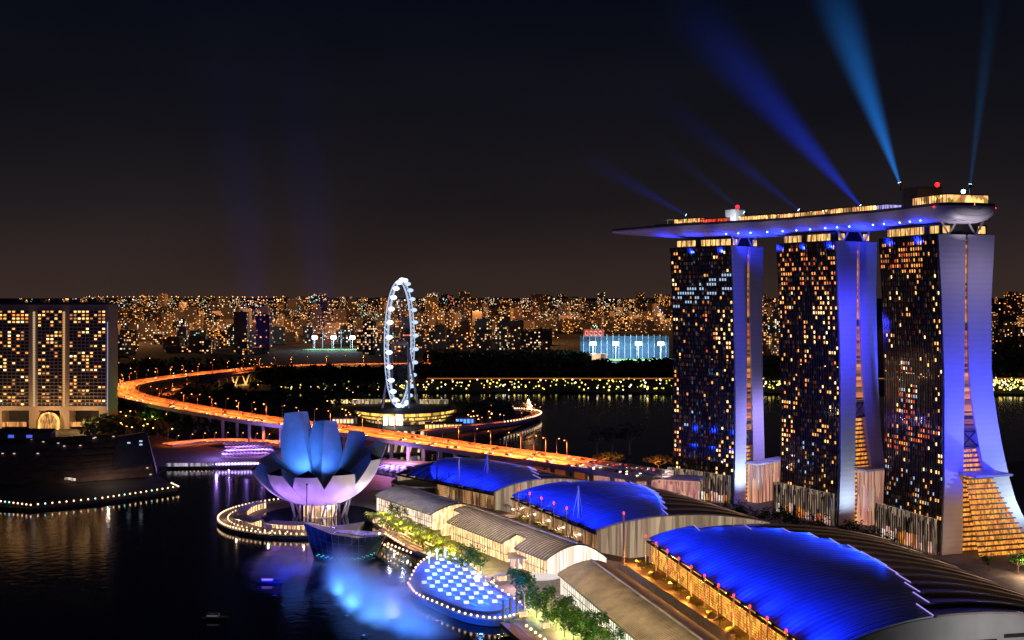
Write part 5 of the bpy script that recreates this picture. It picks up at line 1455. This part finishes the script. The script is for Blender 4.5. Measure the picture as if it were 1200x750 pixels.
# ------------------------------------------------------------------ trees
def tree_model(name, label, h, cw, n, leafm, palm=False, seed=0):
    r = random.Random(seed); t = thing(name, label, 'tree', (0, 0, 0))
    b = MB(); th = h * (.55 if palm else .45)
    b.tube([(0, 0, 0), (.1, .05, th * .5), (0, .1, th)], [h * .03, h * .022, h * .015], 6)
    if not palm:
        for k in range(5):
            a = k * 1.256 + r.random(); b.tube([(0, .1, th * .85), (math.cos(a) * cw * .3, math.sin(a) * cw * .3, th + h * .18), (math.cos(a) * cw * .42, math.sin(a) * cw * .42, th + h * .3)], [h * .012, h * .008, h * .004], 4)
    b.build('trunk', mat('tree_bark', (.14, .10, .07), .9), t)
    c = MB()
    if palm:
        for k in range(16):
            a = k * 2.4 + r.random() * .3; up = r.uniform(.1, .9); L_ = cw * .6; pts = []
            for i in range(6):
                u = i / 5; pts.append(Vector((math.cos(a) * L_ * u, math.sin(a) * L_ * u, th + L_ * (up * u - 1.1 * u * u * (.6 + .3 * up)))))
            sd = Vector((-math.sin(a), math.cos(a), 0))
            for i in range(5):
                w0, w1 = .5 * math.sin(math.pi * (i / 5 * .85 + .12)), .5 * math.sin(math.pi * ((i + 1) / 5 * .85 + .12))
                c.face([pts[i] - sd * w0 - Vector((0, 0, .2)), pts[i], pts[i + 1], pts[i + 1] - sd * w1 - Vector((0, 0, .2))])
                c.face([pts[i], pts[i] + sd * w0 - Vector((0, 0, .2)), pts[i + 1] + sd * w1 - Vector((0, 0, .2)), pts[i + 1]])
    else:
        cl = [(Vector((r.gauss(0, .23) * cw, r.gauss(0, .23) * cw, th + h * r.uniform(.12, .48))), r.uniform(.14, .24) * cw) for _ in range(11)]
        for k in range(n):
            cc, cr = r.choice(cl); u = Vector((r.gauss(0, 1), r.gauss(0, 1), r.gauss(0, 1))).normalized() * cr * r.uniform(.55, 1.1)
            p = cc + u; s = cw * .055 * r.uniform(.7, 1.4)
            a1 = Vector((r.uniform(-1, 1), r.uniform(-1, 1), r.uniform(-.6, .6))).normalized() * s; a2 = Vector((r.uniform(-1, 1), r.uniform(-1, 1), r.uniform(-.6, .6))).normalized() * s * .7
            c.face([p - a1, p + a2, p + a1, p - a2])
    c.build('crown', leafm, t); return t
lf_y = leaf_mat('lime_leaves', (.17, .19, .012)); lf_g = leaf_mat('green_leaves', (.045, .13, .018)); lf_d = leaf_mat('deep_leaves', (.03, .06, .02))
palm = tree_model('palm_tree', 'x', 10, 7.5, 0, lf_y, True, 1)
bt = tree_model('broadleaf_tree', 'x', 9.5, 9, 420, lf_g, False, 2)
bt2 = tree_model('broadleaf_tree', 'x', 10, 9.5, 420, lf_g, False, 8)
rt = random.Random(31)
A_, B_ = gp(447, 610, 2), gp(553, 668, 2)
for row in range(3):
    for k in range(15):
        u = (k + .2 + rt.uniform(-.25, .25)) / 15; p = A_.lerp(B_, u) + Vector((row * 6.0 - 6 + rt.uniform(-1, 1), row * 4.0 - 4, 0))
        place(palm, USED, (p.x, p.y, 2), rt.uniform(0, 6), rt.uniform(.8, 1.1), label='lime-lit palm in the dense rows along the promenade', group='palms along the promenade')
for px, py, s in ((462, 606, 1.0), (470, 608, 1.0), (478, 610, .9), (548, 663, 1.2), (556, 668, 1.15), (563, 672, 1.0), (545, 672, .9)):
    p = gp(px, py, 2); place(bt, USED, (p.x, p.y, 2), rt.uniform(0, 6), s, label='dark rounded tree at an end of the promenade palm rows', group='round trees by the palm rows')
for px, py, s in ((606, 705, 1.5), (617, 708, 1.35)):
    p = gp(px, py, 2); place(bt2, USED, (p.x, p.y, 2), rt.uniform(0, 6), s, label='large dark green tree on the plaza beside the blue platform', group='pair of large plaza trees')
A_, B_ = gp(622, 712, 2), gp(712, 768, 2)
for row in range(3):
    for k in range(10):
        u = (k + rt.uniform(-.3, .3)) / 10; p = A_.lerp(B_, u) + Vector((row * 5.5 - 4, row * 3.2 - 3 + rt.uniform(-1, 1), 0))
        m_ = (bt, bt2, palm)[rt.choice([0, 1, 0, 1, 2])]
        dup(m_, (p.x, p.y, 2), rt.uniform(0, 6), rt.uniform(.8, 1.1), label=('lime-lit palm' if m_ is palm else 'leafy green tree') + ' in the belt beside the nearest pavilion', group='trees beside the nearest pavilion')
# foot-of-tower trees, terrace plants
dt = tree_model('dark_tree', 'x', 11, 9, 260, lf_d, False, 4)
for k in range(26):
    u = k / 25; p = Vector((132, 745, 2)).lerp(Vector((213, 640, 2)), u) + Vector((rt.uniform(-6, 6), rt.uniform(-5, 5), 0))
    place(dt, USED, (p.x, p.y, 2), rt.uniform(0, 6), rt.uniform(.8, 1.35), label='black tree silhouette between the vaulted halls and the hotel towers', group='dark trees at the tower feet')
o, tt, vv, H, P, L, Wd, root = HALL[0]
sp_ = tree_model('terrace_palm', 'x', 6, 5, 0, lf_y, True, 6)
for i in range(16):
    t = 6 + i * 12; q = o + tt * t - vv * rt.uniform(5, 8)
    place(sp_, USED, (q.x, q.y, 8), rt.uniform(0, 6), rt.uniform(.7, 1.1), label='small palm on the glowing terrace below the golden wall', group='terrace palms by the golden wall')
    if i % 2 == 0: point('terrace_gold', (q.x - vv.x * 2, q.y - vv.y * 2, 11.5), (1, .40, .07), 6500, .3)
o, tt, vv, H, P, L, Wd, root = HALL[1]
for i in range(8):
    t = 24 + i * 11; q = o + tt * t - vv * 3.5
    dup(sp_, (q.x, q.y, 8), rt.uniform(0, 6), .9, label='small yellow palm between sunshades and the middle blue roof', group='terrace palms by the sunshades')
# lit trees across the water and lime tree by the highway
bt3 = tree_model('broadleaf_tree', 'x', 10, 10, 420, leaf_mat('amber_lit_leaves', (.20, .15, .03)), False, 22)  # amber of the lamplight put into the leaf colour
for px, py, Y, lab, c in ((712, 541, 960, 'round tree lit amber across the water behind the far roof', (1, .45, .05)), (772, 546, 940, 'round amber-lit tree beside the farthest tower', (1, .42, .05))):
    p = Vector(((px - 600) / FPX * Y, Y, 2)); place(bt3, USED, tuple(p), 1.0, (1.9, 1.9, 1.3), label=lab); point('tree_light', (p.x - 3, p.y - 13, 9), c, 26000, .3)
for px, py in ((176, 497), (184, 500)):
    p = gp(px, py, 2); dup(bt, tuple(p), 1.0, 1.6, label='green floodlit tree at the foot of the highway bend', group='green-lit trees'); point('tree_light', (p.x - 2, p.y - 9, 9), (.5, 1, .12), 15000, .4)
for px, py, s in ((700, 534, 2.4), (718, 533, 2.2), (738, 533, 2.6)):
    p = gp(px, py, 2); dup(dt, tuple(p), 2.0, s, label='tall dark tree on the near bank of the channel', group='dark trees on the channel bank')
# promenade lamps
def bollard(name, label, col, s=1.0):
    b = MB(); b.tube([(0, 0, 0), (0, 0, .9)], .12, 6); b.cm = 1; b.ball((0, 0, 1.25), .55 * s, 8, 5)
    return tag(b.build(name, [m_dark, col]), label, 'lamp')
m_bol = glow('bollard_warm', (1, .62, .34), 3.2); m_bol2 = glow('bollard_teal', (.45, .9, .8), 2.2)
bo = bollard('edge_lamp', 'x', m_bol); bo2 = bollard('edge_lamp', 'x', m_bol2)
for d in range(-72, -258, -3):
    a = R(d); p = museum_c + Vector((math.cos(a), math.sin(a), 0)) * 65.2
    place(bo, USED, (p.x, p.y, 2), 0, label='small warm lamp on the rim of the museum point', group='lamps round the museum point')
for d in range(-100, -200, -5):
    a = R(d); p = museum_c + Vector((math.cos(a), math.sin(a), 0)) * 59
    dup(bo, (p.x, p.y, 2), 0, .8, label='small warm lamp on the inner walk of the museum point', group='inner lamps of the museum point')
pe = [gp(*q, 2.6) for q in ((-4, 589), (36, 594), (78, 590), (120, 585.6), (165, 579), (209, 572), (199, 567)) ]
for a, c in zip(pe, pe[1:]):
    n = max(1, int((c - a).length / 4.2))
    for k in range(n):
        p = a.lerp(c, k / n); w_ = rt.random() < .7; place(bo if w_ else bo2, USED, (p.x, p.y, 2.6), 0, 1.1, label=('small warm' if w_ else 'small teal') + ' lamp in the string edging the floating platform', group='lamps edging the floating platform')
n = len(outl)
for i in range(n):
    s = outl[i]; dup(bo, (s.x, s.y, 3), 0, 1.0, label='small lamp on the rim of the blue platform', group='lamps round the blue platform')
for a, c, n in ((gp(617, 737, 2), gp(668, 775, 2), 9), (gp(452, 628, 2), gp(476, 643, 2), 8), (gp(440, 634, 2), gp(470, 654, 2), 8), (gp(455, 640, 2), gp(486, 652, 2), 7)):
    for k in range(n): p = a.lerp(c, k / n); dup(bo, (p.x, p.y, 2), 0, 1.1, label='warm lamp along the promenade steps near the water', group='lamps on the promenade steps')
lrl = offs(LR, 6.4, .2)
for i in range(20, len(lrl)): dup(bo, tuple(lrl[i]), 0, 1.5, label='pale lamp on the outer edge of the shore road bend', group='lamps on the shore road bend')
bo3 = bollard('edge_lamp', 'x', glow('bollard_violet', (.42, .25, 1), 7), 1.4)
for k in range(16):
    p = gp(lerp(246, 302, k / 15), 546.2 - .06 * k, 2); place(bo3, USED, tuple(p), 0, 1.3, label='violet lamp on the quay edge mirrored in the bay', group='violet lamps on the north quay')
for k in range(24):
    p = gp(lerp(196, 300, k / 23), 545.3 - .02 * k, 2); dup(bo, tuple(p), 0, 1.0, label='small lamp on the quay edge below the violet tents', group='lamps on the north quay')
# promenade paving lights, kiosks and steps
for px, py in ((455, 618), (475, 628), (500, 642), (525, 652), (560, 676), (580, 672), (600, 690), (630, 722), (655, 742), (635, 700)):
    p = gp(px, py, 2); point('promenade_light', (p.x, p.y, 6.5), (1, .55, .28), 4500, .3)
for k in range(8):
    u = k / 7; p = A_.lerp(B_, u); point('tree_uplight', (p.x - 1, p.y - 4, 5.4), (.7, 1, .25), 3600, .2)
A2, B2 = gp(447, 610, 2), gp(553, 668, 2)
for k in range(10):
    u = k / 9; p = A2.lerp(B2, u); point('palm_uplight', (p.x + 2, p.y - 1, 6.2), (.95, 1, .10), 9500, .2)
b = MB()
for s in range(4):
    a, c = gp(618, 732, 2), gp(664, 770, 2); d = (c - a).normalized(); nrm = Vector((-d.y, d.x, 0)); m0 = (a + c) / 2 + nrm * (-5 - s * 2.2)
    b.box(m0 + Vector((0, 0, .3 + .25 * s)), ((c - a).length, 2.1, .6 + .5 * s), math.atan2(d.y, d.x))
tag(b.build('timber_steps', mat('timber_deck', (.35, .17, .10), .7), origin=gp(640, 750, 2)), 'broad timber steps at the water beside the blue platform', 'steps')
cafe = thing('plaza_canopy', 'white oval canopy lit from inside on the grey plaza', 'canopy', tuple(gp(635, 688, 2)))
b = MB(); p = gp(632, 684, 2); b.prism([(p.x + 10 * math.cos(2 * math.pi * k / 28), p.y + 7 * math.sin(2 * math.pi * k / 28)) for k in range(28)], 5.2, 5.7); b.build('oval_roof', glow('oval_canopy', (1, .92, .9), .62, True), cafe)
b = MB()
for k in range(8): b.tube([(p.x + 8 * math.cos(k * .785), p.y + 5.5 * math.sin(k * .785), 2), (p.x + 8 * math.cos(k * .785), p.y + 5.5 * math.sin(k * .785), 5.2)], .15, 5)
b.build('post', m_conc, cafe)
gtw = thing('shop_gallery', 'white two-tier glazed gallery below the middle pavilion facing the plaza', 'gallery', tuple(gp(640, 672, 2)))
A3, B3 = gp(598, 668, 2), gp(666, 668, 2); d = (B3 - A3).normalized()
b = MB(); b.box((A3 + B3) / 2 + Vector((0, 6, 3.2)), ((B3 - A3).length, 8, 6), math.atan2(d.y, d.x)); b.build('glazing', lit_glass('gallery_glow', (1, .70, .52), 1.2, .35, .3), gtw)
b = MB(); b.box((A3 + B3) / 2 + Vector((0, 4.6, 6.6)), ((B3 - A3).length + 3, 13, .7), math.atan2(d.y, d.x)); b.build('flat_roof', m_conc, gtw)
b = MB()
for k in range(9): b.box(A3.lerp(B3, k / 8) + Vector((0, 1.2, 3.2)), (.4, .4, 6.2), 0)
b.build('post', m_conc, gtw)
# garden trees on the roof deck
gt = tree_model('deck_tree', 'x', 5, 5.5, 120, lf_g, False, 12)
for k in range(42):
    s = rt.uniform(66, 192); p = DP(s, rt.uniform(-9, 8), 196.1); place(gt, USED, tuple(p), rt.uniform(0, 6), rt.uniform(.7, 1.15), label='small tree in the garden on top of the roof deck', group='trees on the roof deck')
for k in range(12):
    s = 70 + k * 11; p = DP(s, -11, 200.5); point('deck_light', tuple(p), (1, .6, .2), 420, .3)
    q = DP(s, -15.5, 199.9); b = MB(); b.ball(q, .45, 6, 4); b.build('deck_lamp', glow('deck_lamp', (1, .75, .4), 6), dk)

# ------------------------------------------------------------------ searchlight beams in the night air
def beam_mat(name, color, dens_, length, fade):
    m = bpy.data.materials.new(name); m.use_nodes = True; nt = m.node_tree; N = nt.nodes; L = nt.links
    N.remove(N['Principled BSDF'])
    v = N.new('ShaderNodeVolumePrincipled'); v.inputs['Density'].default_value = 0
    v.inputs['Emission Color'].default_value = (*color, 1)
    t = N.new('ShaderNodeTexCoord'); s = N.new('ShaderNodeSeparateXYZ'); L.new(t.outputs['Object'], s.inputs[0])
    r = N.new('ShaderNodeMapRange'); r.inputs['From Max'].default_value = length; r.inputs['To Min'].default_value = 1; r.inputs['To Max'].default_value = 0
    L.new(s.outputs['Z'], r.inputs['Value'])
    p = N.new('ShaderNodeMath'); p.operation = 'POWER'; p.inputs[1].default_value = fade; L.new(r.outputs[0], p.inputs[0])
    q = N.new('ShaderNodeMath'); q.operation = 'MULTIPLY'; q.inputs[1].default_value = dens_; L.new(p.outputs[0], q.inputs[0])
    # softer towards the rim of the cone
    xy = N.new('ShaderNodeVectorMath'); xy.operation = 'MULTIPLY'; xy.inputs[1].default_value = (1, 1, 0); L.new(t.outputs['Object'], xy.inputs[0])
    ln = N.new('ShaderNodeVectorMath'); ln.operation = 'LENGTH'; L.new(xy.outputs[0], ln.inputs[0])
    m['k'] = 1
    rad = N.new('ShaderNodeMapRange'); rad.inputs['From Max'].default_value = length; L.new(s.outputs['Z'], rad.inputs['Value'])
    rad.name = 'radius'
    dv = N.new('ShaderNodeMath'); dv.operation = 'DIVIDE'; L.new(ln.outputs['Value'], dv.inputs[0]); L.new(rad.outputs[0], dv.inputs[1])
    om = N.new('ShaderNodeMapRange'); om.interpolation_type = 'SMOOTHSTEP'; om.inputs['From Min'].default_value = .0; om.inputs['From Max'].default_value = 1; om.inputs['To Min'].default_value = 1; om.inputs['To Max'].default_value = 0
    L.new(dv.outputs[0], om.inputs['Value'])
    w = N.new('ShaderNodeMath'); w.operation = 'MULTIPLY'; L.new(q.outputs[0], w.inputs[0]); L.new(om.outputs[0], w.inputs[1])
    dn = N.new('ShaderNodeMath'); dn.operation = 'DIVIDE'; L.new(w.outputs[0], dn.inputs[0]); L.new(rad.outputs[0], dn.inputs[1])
    L.new(dn.outputs[0], v.inputs['Emission Strength'])  # cone glows by itself, in place of lamplight scattered by haze
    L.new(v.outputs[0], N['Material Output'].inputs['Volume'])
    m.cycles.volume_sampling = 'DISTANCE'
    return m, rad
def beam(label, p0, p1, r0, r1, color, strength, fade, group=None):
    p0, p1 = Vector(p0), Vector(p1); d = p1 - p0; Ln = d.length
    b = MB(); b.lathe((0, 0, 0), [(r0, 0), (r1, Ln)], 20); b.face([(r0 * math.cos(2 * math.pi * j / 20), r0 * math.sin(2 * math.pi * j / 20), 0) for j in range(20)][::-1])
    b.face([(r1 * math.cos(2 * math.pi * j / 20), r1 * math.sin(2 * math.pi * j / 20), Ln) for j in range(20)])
    m, rad = beam_mat('beam_glow', color, strength, Ln, fade); rad.inputs['To Min'].default_value = r0; rad.inputs['To Max'].default_value = r1
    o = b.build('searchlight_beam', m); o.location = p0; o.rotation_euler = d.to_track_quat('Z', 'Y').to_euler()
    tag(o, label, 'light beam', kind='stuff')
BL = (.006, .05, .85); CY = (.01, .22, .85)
def on(px, py, s): return at(px, py, deck_frame(s)[0].y)
m_lens = glow('searchlight_lens', (.35, .6, 1), 9)
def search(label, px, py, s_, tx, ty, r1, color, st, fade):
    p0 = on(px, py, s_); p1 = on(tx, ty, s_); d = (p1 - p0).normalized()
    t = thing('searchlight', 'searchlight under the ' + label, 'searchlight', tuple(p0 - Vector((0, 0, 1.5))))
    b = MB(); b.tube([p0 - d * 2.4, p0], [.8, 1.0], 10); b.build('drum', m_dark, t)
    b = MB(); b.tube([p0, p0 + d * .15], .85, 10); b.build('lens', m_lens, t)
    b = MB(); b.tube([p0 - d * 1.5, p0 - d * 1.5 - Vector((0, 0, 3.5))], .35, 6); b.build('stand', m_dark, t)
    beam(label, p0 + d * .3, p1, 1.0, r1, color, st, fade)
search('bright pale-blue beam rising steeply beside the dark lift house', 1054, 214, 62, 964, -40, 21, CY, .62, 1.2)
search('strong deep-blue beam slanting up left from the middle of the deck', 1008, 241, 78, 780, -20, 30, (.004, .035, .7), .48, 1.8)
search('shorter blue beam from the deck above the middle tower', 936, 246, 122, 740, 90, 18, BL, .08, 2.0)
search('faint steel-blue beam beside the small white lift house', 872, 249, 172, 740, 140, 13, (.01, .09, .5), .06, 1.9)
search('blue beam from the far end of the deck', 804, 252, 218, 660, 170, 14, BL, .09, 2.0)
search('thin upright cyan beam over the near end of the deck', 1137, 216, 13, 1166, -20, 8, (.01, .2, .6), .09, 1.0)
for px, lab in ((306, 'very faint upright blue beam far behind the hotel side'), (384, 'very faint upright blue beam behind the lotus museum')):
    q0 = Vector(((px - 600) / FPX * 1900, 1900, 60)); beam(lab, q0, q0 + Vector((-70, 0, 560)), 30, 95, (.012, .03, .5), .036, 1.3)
# ------------------------------------------------------------------ fountain spray lit blue
def mist_mat(d_):
    m = bpy.data.materials.new('fountain_spray'); m.use_nodes = True; nt = m.node_tree; N = nt.nodes; L = nt.links
    N.remove(N['Principled BSDF']); v = N.new('ShaderNodeVolumePrincipled'); v.inputs['Color'].default_value = (.8, .88, 1, 1); v.inputs['Anisotropy'].default_value = .1
    t = N.new('ShaderNodeTexCoord'); no = N.new('ShaderNodeTexNoise'); no.inputs['Scale'].default_value = 2.2; no.inputs['Detail'].default_value = 3; L.new(t.outputs['Object'], no.inputs['Vector'])
    ln = N.new('ShaderNodeVectorMath'); ln.operation = 'LENGTH'; L.new(t.outputs['Object'], ln.inputs[0])
    f = N.new('ShaderNodeMapRange'); f.interpolation_type = 'SMOOTHSTEP'; f.inputs['To Min'].default_value = 1; f.inputs['To Max'].default_value = 0; L.new(ln.outputs['Value'], f.inputs['Value'])
    r = N.new('ShaderNodeMapRange'); r.inputs['From Min'].default_value = .3; r.inputs['From Max'].default_value = .7; r.inputs['To Max'].default_value = d_
    L.new(no.outputs['Fac'], r.inputs['Value'])
    q = N.new('ShaderNodeMath'); q.operation = 'MULTIPLY'; L.new(r.outputs[0], q.inputs[0]); L.new(f.outputs[0], q.inputs[1])
    L.new(q.outputs[0], v.inputs['Density']); L.new(v.outputs[0], N['Material Output'].inputs['Volume'])
    return m
mm_ = mist_mat(.14)
def streak_mat(hl, sag, wd, ht_, d_):
    m = bpy.data.materials.new('fountain_streak'); m.use_nodes = True; nt = m.node_tree; N = nt.nodes; L = nt.links
    N.remove(N['Principled BSDF']); v = N.new('ShaderNodeVolumePrincipled'); v.inputs['Color'].default_value = (.8, .88, 1, 1)
    def M(op, a, b_=None, clamp=False):
        n = N.new('ShaderNodeMath'); n.operation = op; n.use_clamp = clamp
        for k, x in enumerate((a, b_)):
            if x is None: continue
            if isinstance(x, (int, float)): n.inputs[k].default_value = x
            else: L.new(x, n.inputs[k])
        return n.outputs[0]
    t = N.new('ShaderNodeTexCoord'); no = N.new('ShaderNodeTexNoise'); no.inputs['Scale'].default_value = .07; no.inputs['Detail'].default_value = 4; L.new(t.outputs['Object'], no.inputs['Vector'])
    s = N.new('ShaderNodeSeparateXYZ'); L.new(t.outputs['Object'], s.inputs[0]); X, Y, Z = s.outputs
    u = M('DIVIDE', X, hl); f = M('MULTIPLY', M('SUBTRACT', 1.0, M('MULTIPLY', u, u)), sag)
    off = M('ABSOLUTE', M('SUBTRACT', Y, M('ADD', f, M('MULTIPLY', M('SUBTRACT', no.outputs['Fac'], .5), 14.0))))
    a = M('SUBTRACT', 1.0, M('DIVIDE', off, wd), True); e = M('SUBTRACT', 1.0, M('MULTIPLY', u, u), True); h = M('SUBTRACT', 1.0, M('DIVIDE', Z, ht_), True)
    L.new(M('MULTIPLY', M('MULTIPLY', M('MULTIPLY', M('MULTIPLY', a, a), e), h), d_), v.inputs['Density'])
    L.new(v.outputs[0], N['Material Output'].inputs['Volume']); return m
p, q = gp(400, 664, 0), gp(522, 754, 0); d = q - p; hl = d.length / 2
mb = MB(); mb.box((0, 4, 8), (2 * hl, 60, 15.6)); o_ = mb.build('fountain_spray', streak_mat(hl, 13, 15, 16, .24))
o_.location = ((p + q) / 2).to_3d() + Vector((0, 0, .1)); o_.rotation_euler = (0, 0, math.atan2(d.y, d.x) + math.pi); tag(o_, 'curving blue-white streak of spray over the water before the blue platform', 'fountain spray', kind='stuff')
mb = MB(); mb.ball((0, 0, 0), 1, 20, 12); sp0 = None
for px, py, z, sx, sy, sz, rz, lab in ((462, 700, 5, 20, 34, 8, .2, 'pale violet patch of spray in the crook of the blue platform'),
                                  (332, 668, 3, 24, 40, 5, .1, 'deep-blue patch of added mist imitating a reflection on the water below the museum point')):
    p = gp(px, py, 0)
    if sp0 is None: sp0 = mb.build('fountain_spray', mm_, smooth=True); o_ = sp0
    else: o_ = sp0.copy(); COL.objects.link(o_)  # deep-blue copy: mist added in place of a reflection on the water
    o_.location = (p.x, p.y, z); o_.scale = (sx, sy, sz); o_.rotation_euler = (0, 0, rz)
    tag(o_, lab, 'fountain spray', kind='stuff')
for px, py, z, c, pw in ((402, 690, 1.2, (.08, .28, 1), 62000), (412, 712, 1.2, (.10, .32, 1), 62000), (432, 734, 1.2, (.12, .36, 1), 62000), (462, 750, 1.2, (.05, .25, 1), 62000), (496, 758, 1.2, (.04, .22, 1), 80000), (464, 716, 1.2, (.30, .26, 1), 62000), (330, 690, 1.0, (.003, .012, 1), 130000)):
    p = gp(px, py, 0); spot('fountain_light', (p.x, p.y - 16, z), (p.x, p.y + 12, z + 7), c, pw * 3.6, 90, 1, 3.5)  # the last, deep-blue one is added for the water reflection patch
for k, (px, py) in enumerate(((402, 690), (412, 712), (432, 734), (462, 748), (464, 716), (330, 690))):
    p = gp(px, py, 0) - Vector((0, 16, 0)); b = MB(); b.lathe((p.x, p.y, 0), [(1.6, .05), (1.6, .5), (.8, .8), (.5, .9)], 10); tag(b.build('fountain_float', m_dark, origin=p), 'small dark floating fountain nozzle on the bay', 'fountain', 'fountain floats on the bay')  # last float is added with the reflection patch

# kiosks, pergola and railing along the promenade
kk = thing('promenade_kiosk', 'x', 'kiosk', (0, 0, 0))
b = MB(); b.box((0, 0, 1.3), (4, 3, 2.6)); b.build('counter', lit_glass('kiosk_glow', (1, .62, .34), 1.3, .6, .3), kk)
b = MB(); b.hexa([(-2.8, -2.4, 2.7), (2.8, -2.4, 2.7), (2.8, 2.4, 2.7), (-2.8, 2.4, 2.7), (-2.4, -2, 3.1), (2.4, -2, 3.1), (2.4, 2, 3.1), (-2.4, 2, 3.1)]); b.build('roof', m_conc, kk)
for i, (px, py, lab) in enumerate(((441, 612, 'small lit kiosk nearest the lotus museum end of the promenade'), (452, 618, 'small lit kiosk between the crystal pavilion and the palms'), (574, 684, 'small lit kiosk behind the round trees on the plaza'), (588, 680, 'small lit kiosk in the middle of the grey plaza'),
                                   (612, 722, 'small lit kiosk by the posts at the end of the blue platform'), (640, 735, 'small lit kiosk under the belt of green trees'))):
    p = gp(px, py, 2); place(kk, USED, tuple(p), R(25), 1.0, label=lab, group='kiosks on the promenade')
b = MB(); sp = [gp(px, py, 2) for px, py in ((436, 622), (452, 630), (470, 640), (484, 647))]
for k in range(5):
    o2 = offs(sp, -1.5 - k * 2.6, .2 + .45 * k); o3 = offs(sp, -3.9 - k * 2.6, .2 + .45 * k)
    b.grid([[q for q in o2], [q for q in o3]]); b.grid([[q for q in o2], [q - Vector((0, 0, .45)) for q in o2]])
tag(b.build('terraced_steps', mat('pink_stone', (.42, .28, .22), .7), origin=sp[1]), 'pinkish terraced steps down to the water left of the blue platform', 'steps')
for px, py in ((446, 626), (462, 634), (478, 642)): p = gp(px, py, 2); point('steps_light', (p.x, p.y - 2, 5.5), (1, .5, .3), 3000, .2)
rails = [gp(px, py, 2) for px, py in ((640, 768), (606, 737), (592, 724))]
b = MB(); b.tube([q + Vector((0, 0, 1.1)) for q in rails], .08, 4)
for k in range(30): q = rails[0].lerp(rails[1], k / 29); b.tube([q, q + Vector((0, 0, 1.1))], .05, 4)
tag(b.build('promenade_railing', m_dark, origin=rails[1]), 'thin dark railing along the water edge by the timber steps', 'railing')

for k, (x, y, sc_) in enumerate(((300, 612, 1.2), (282, 600, 1.0), (262, 596, 1.1), (318, 628, 1.3), (250, 604, .9))):
    dup(bt, (x, y, 2), k, sc_, label='leafy tree at the foot of the orange atrium, lower right', group='trees by the nearest tower atrium')
for x, y in ((292, 596), (262, 590)): point('foot_light', (x, y, 9), (1, .66, .38), 9000, .3)
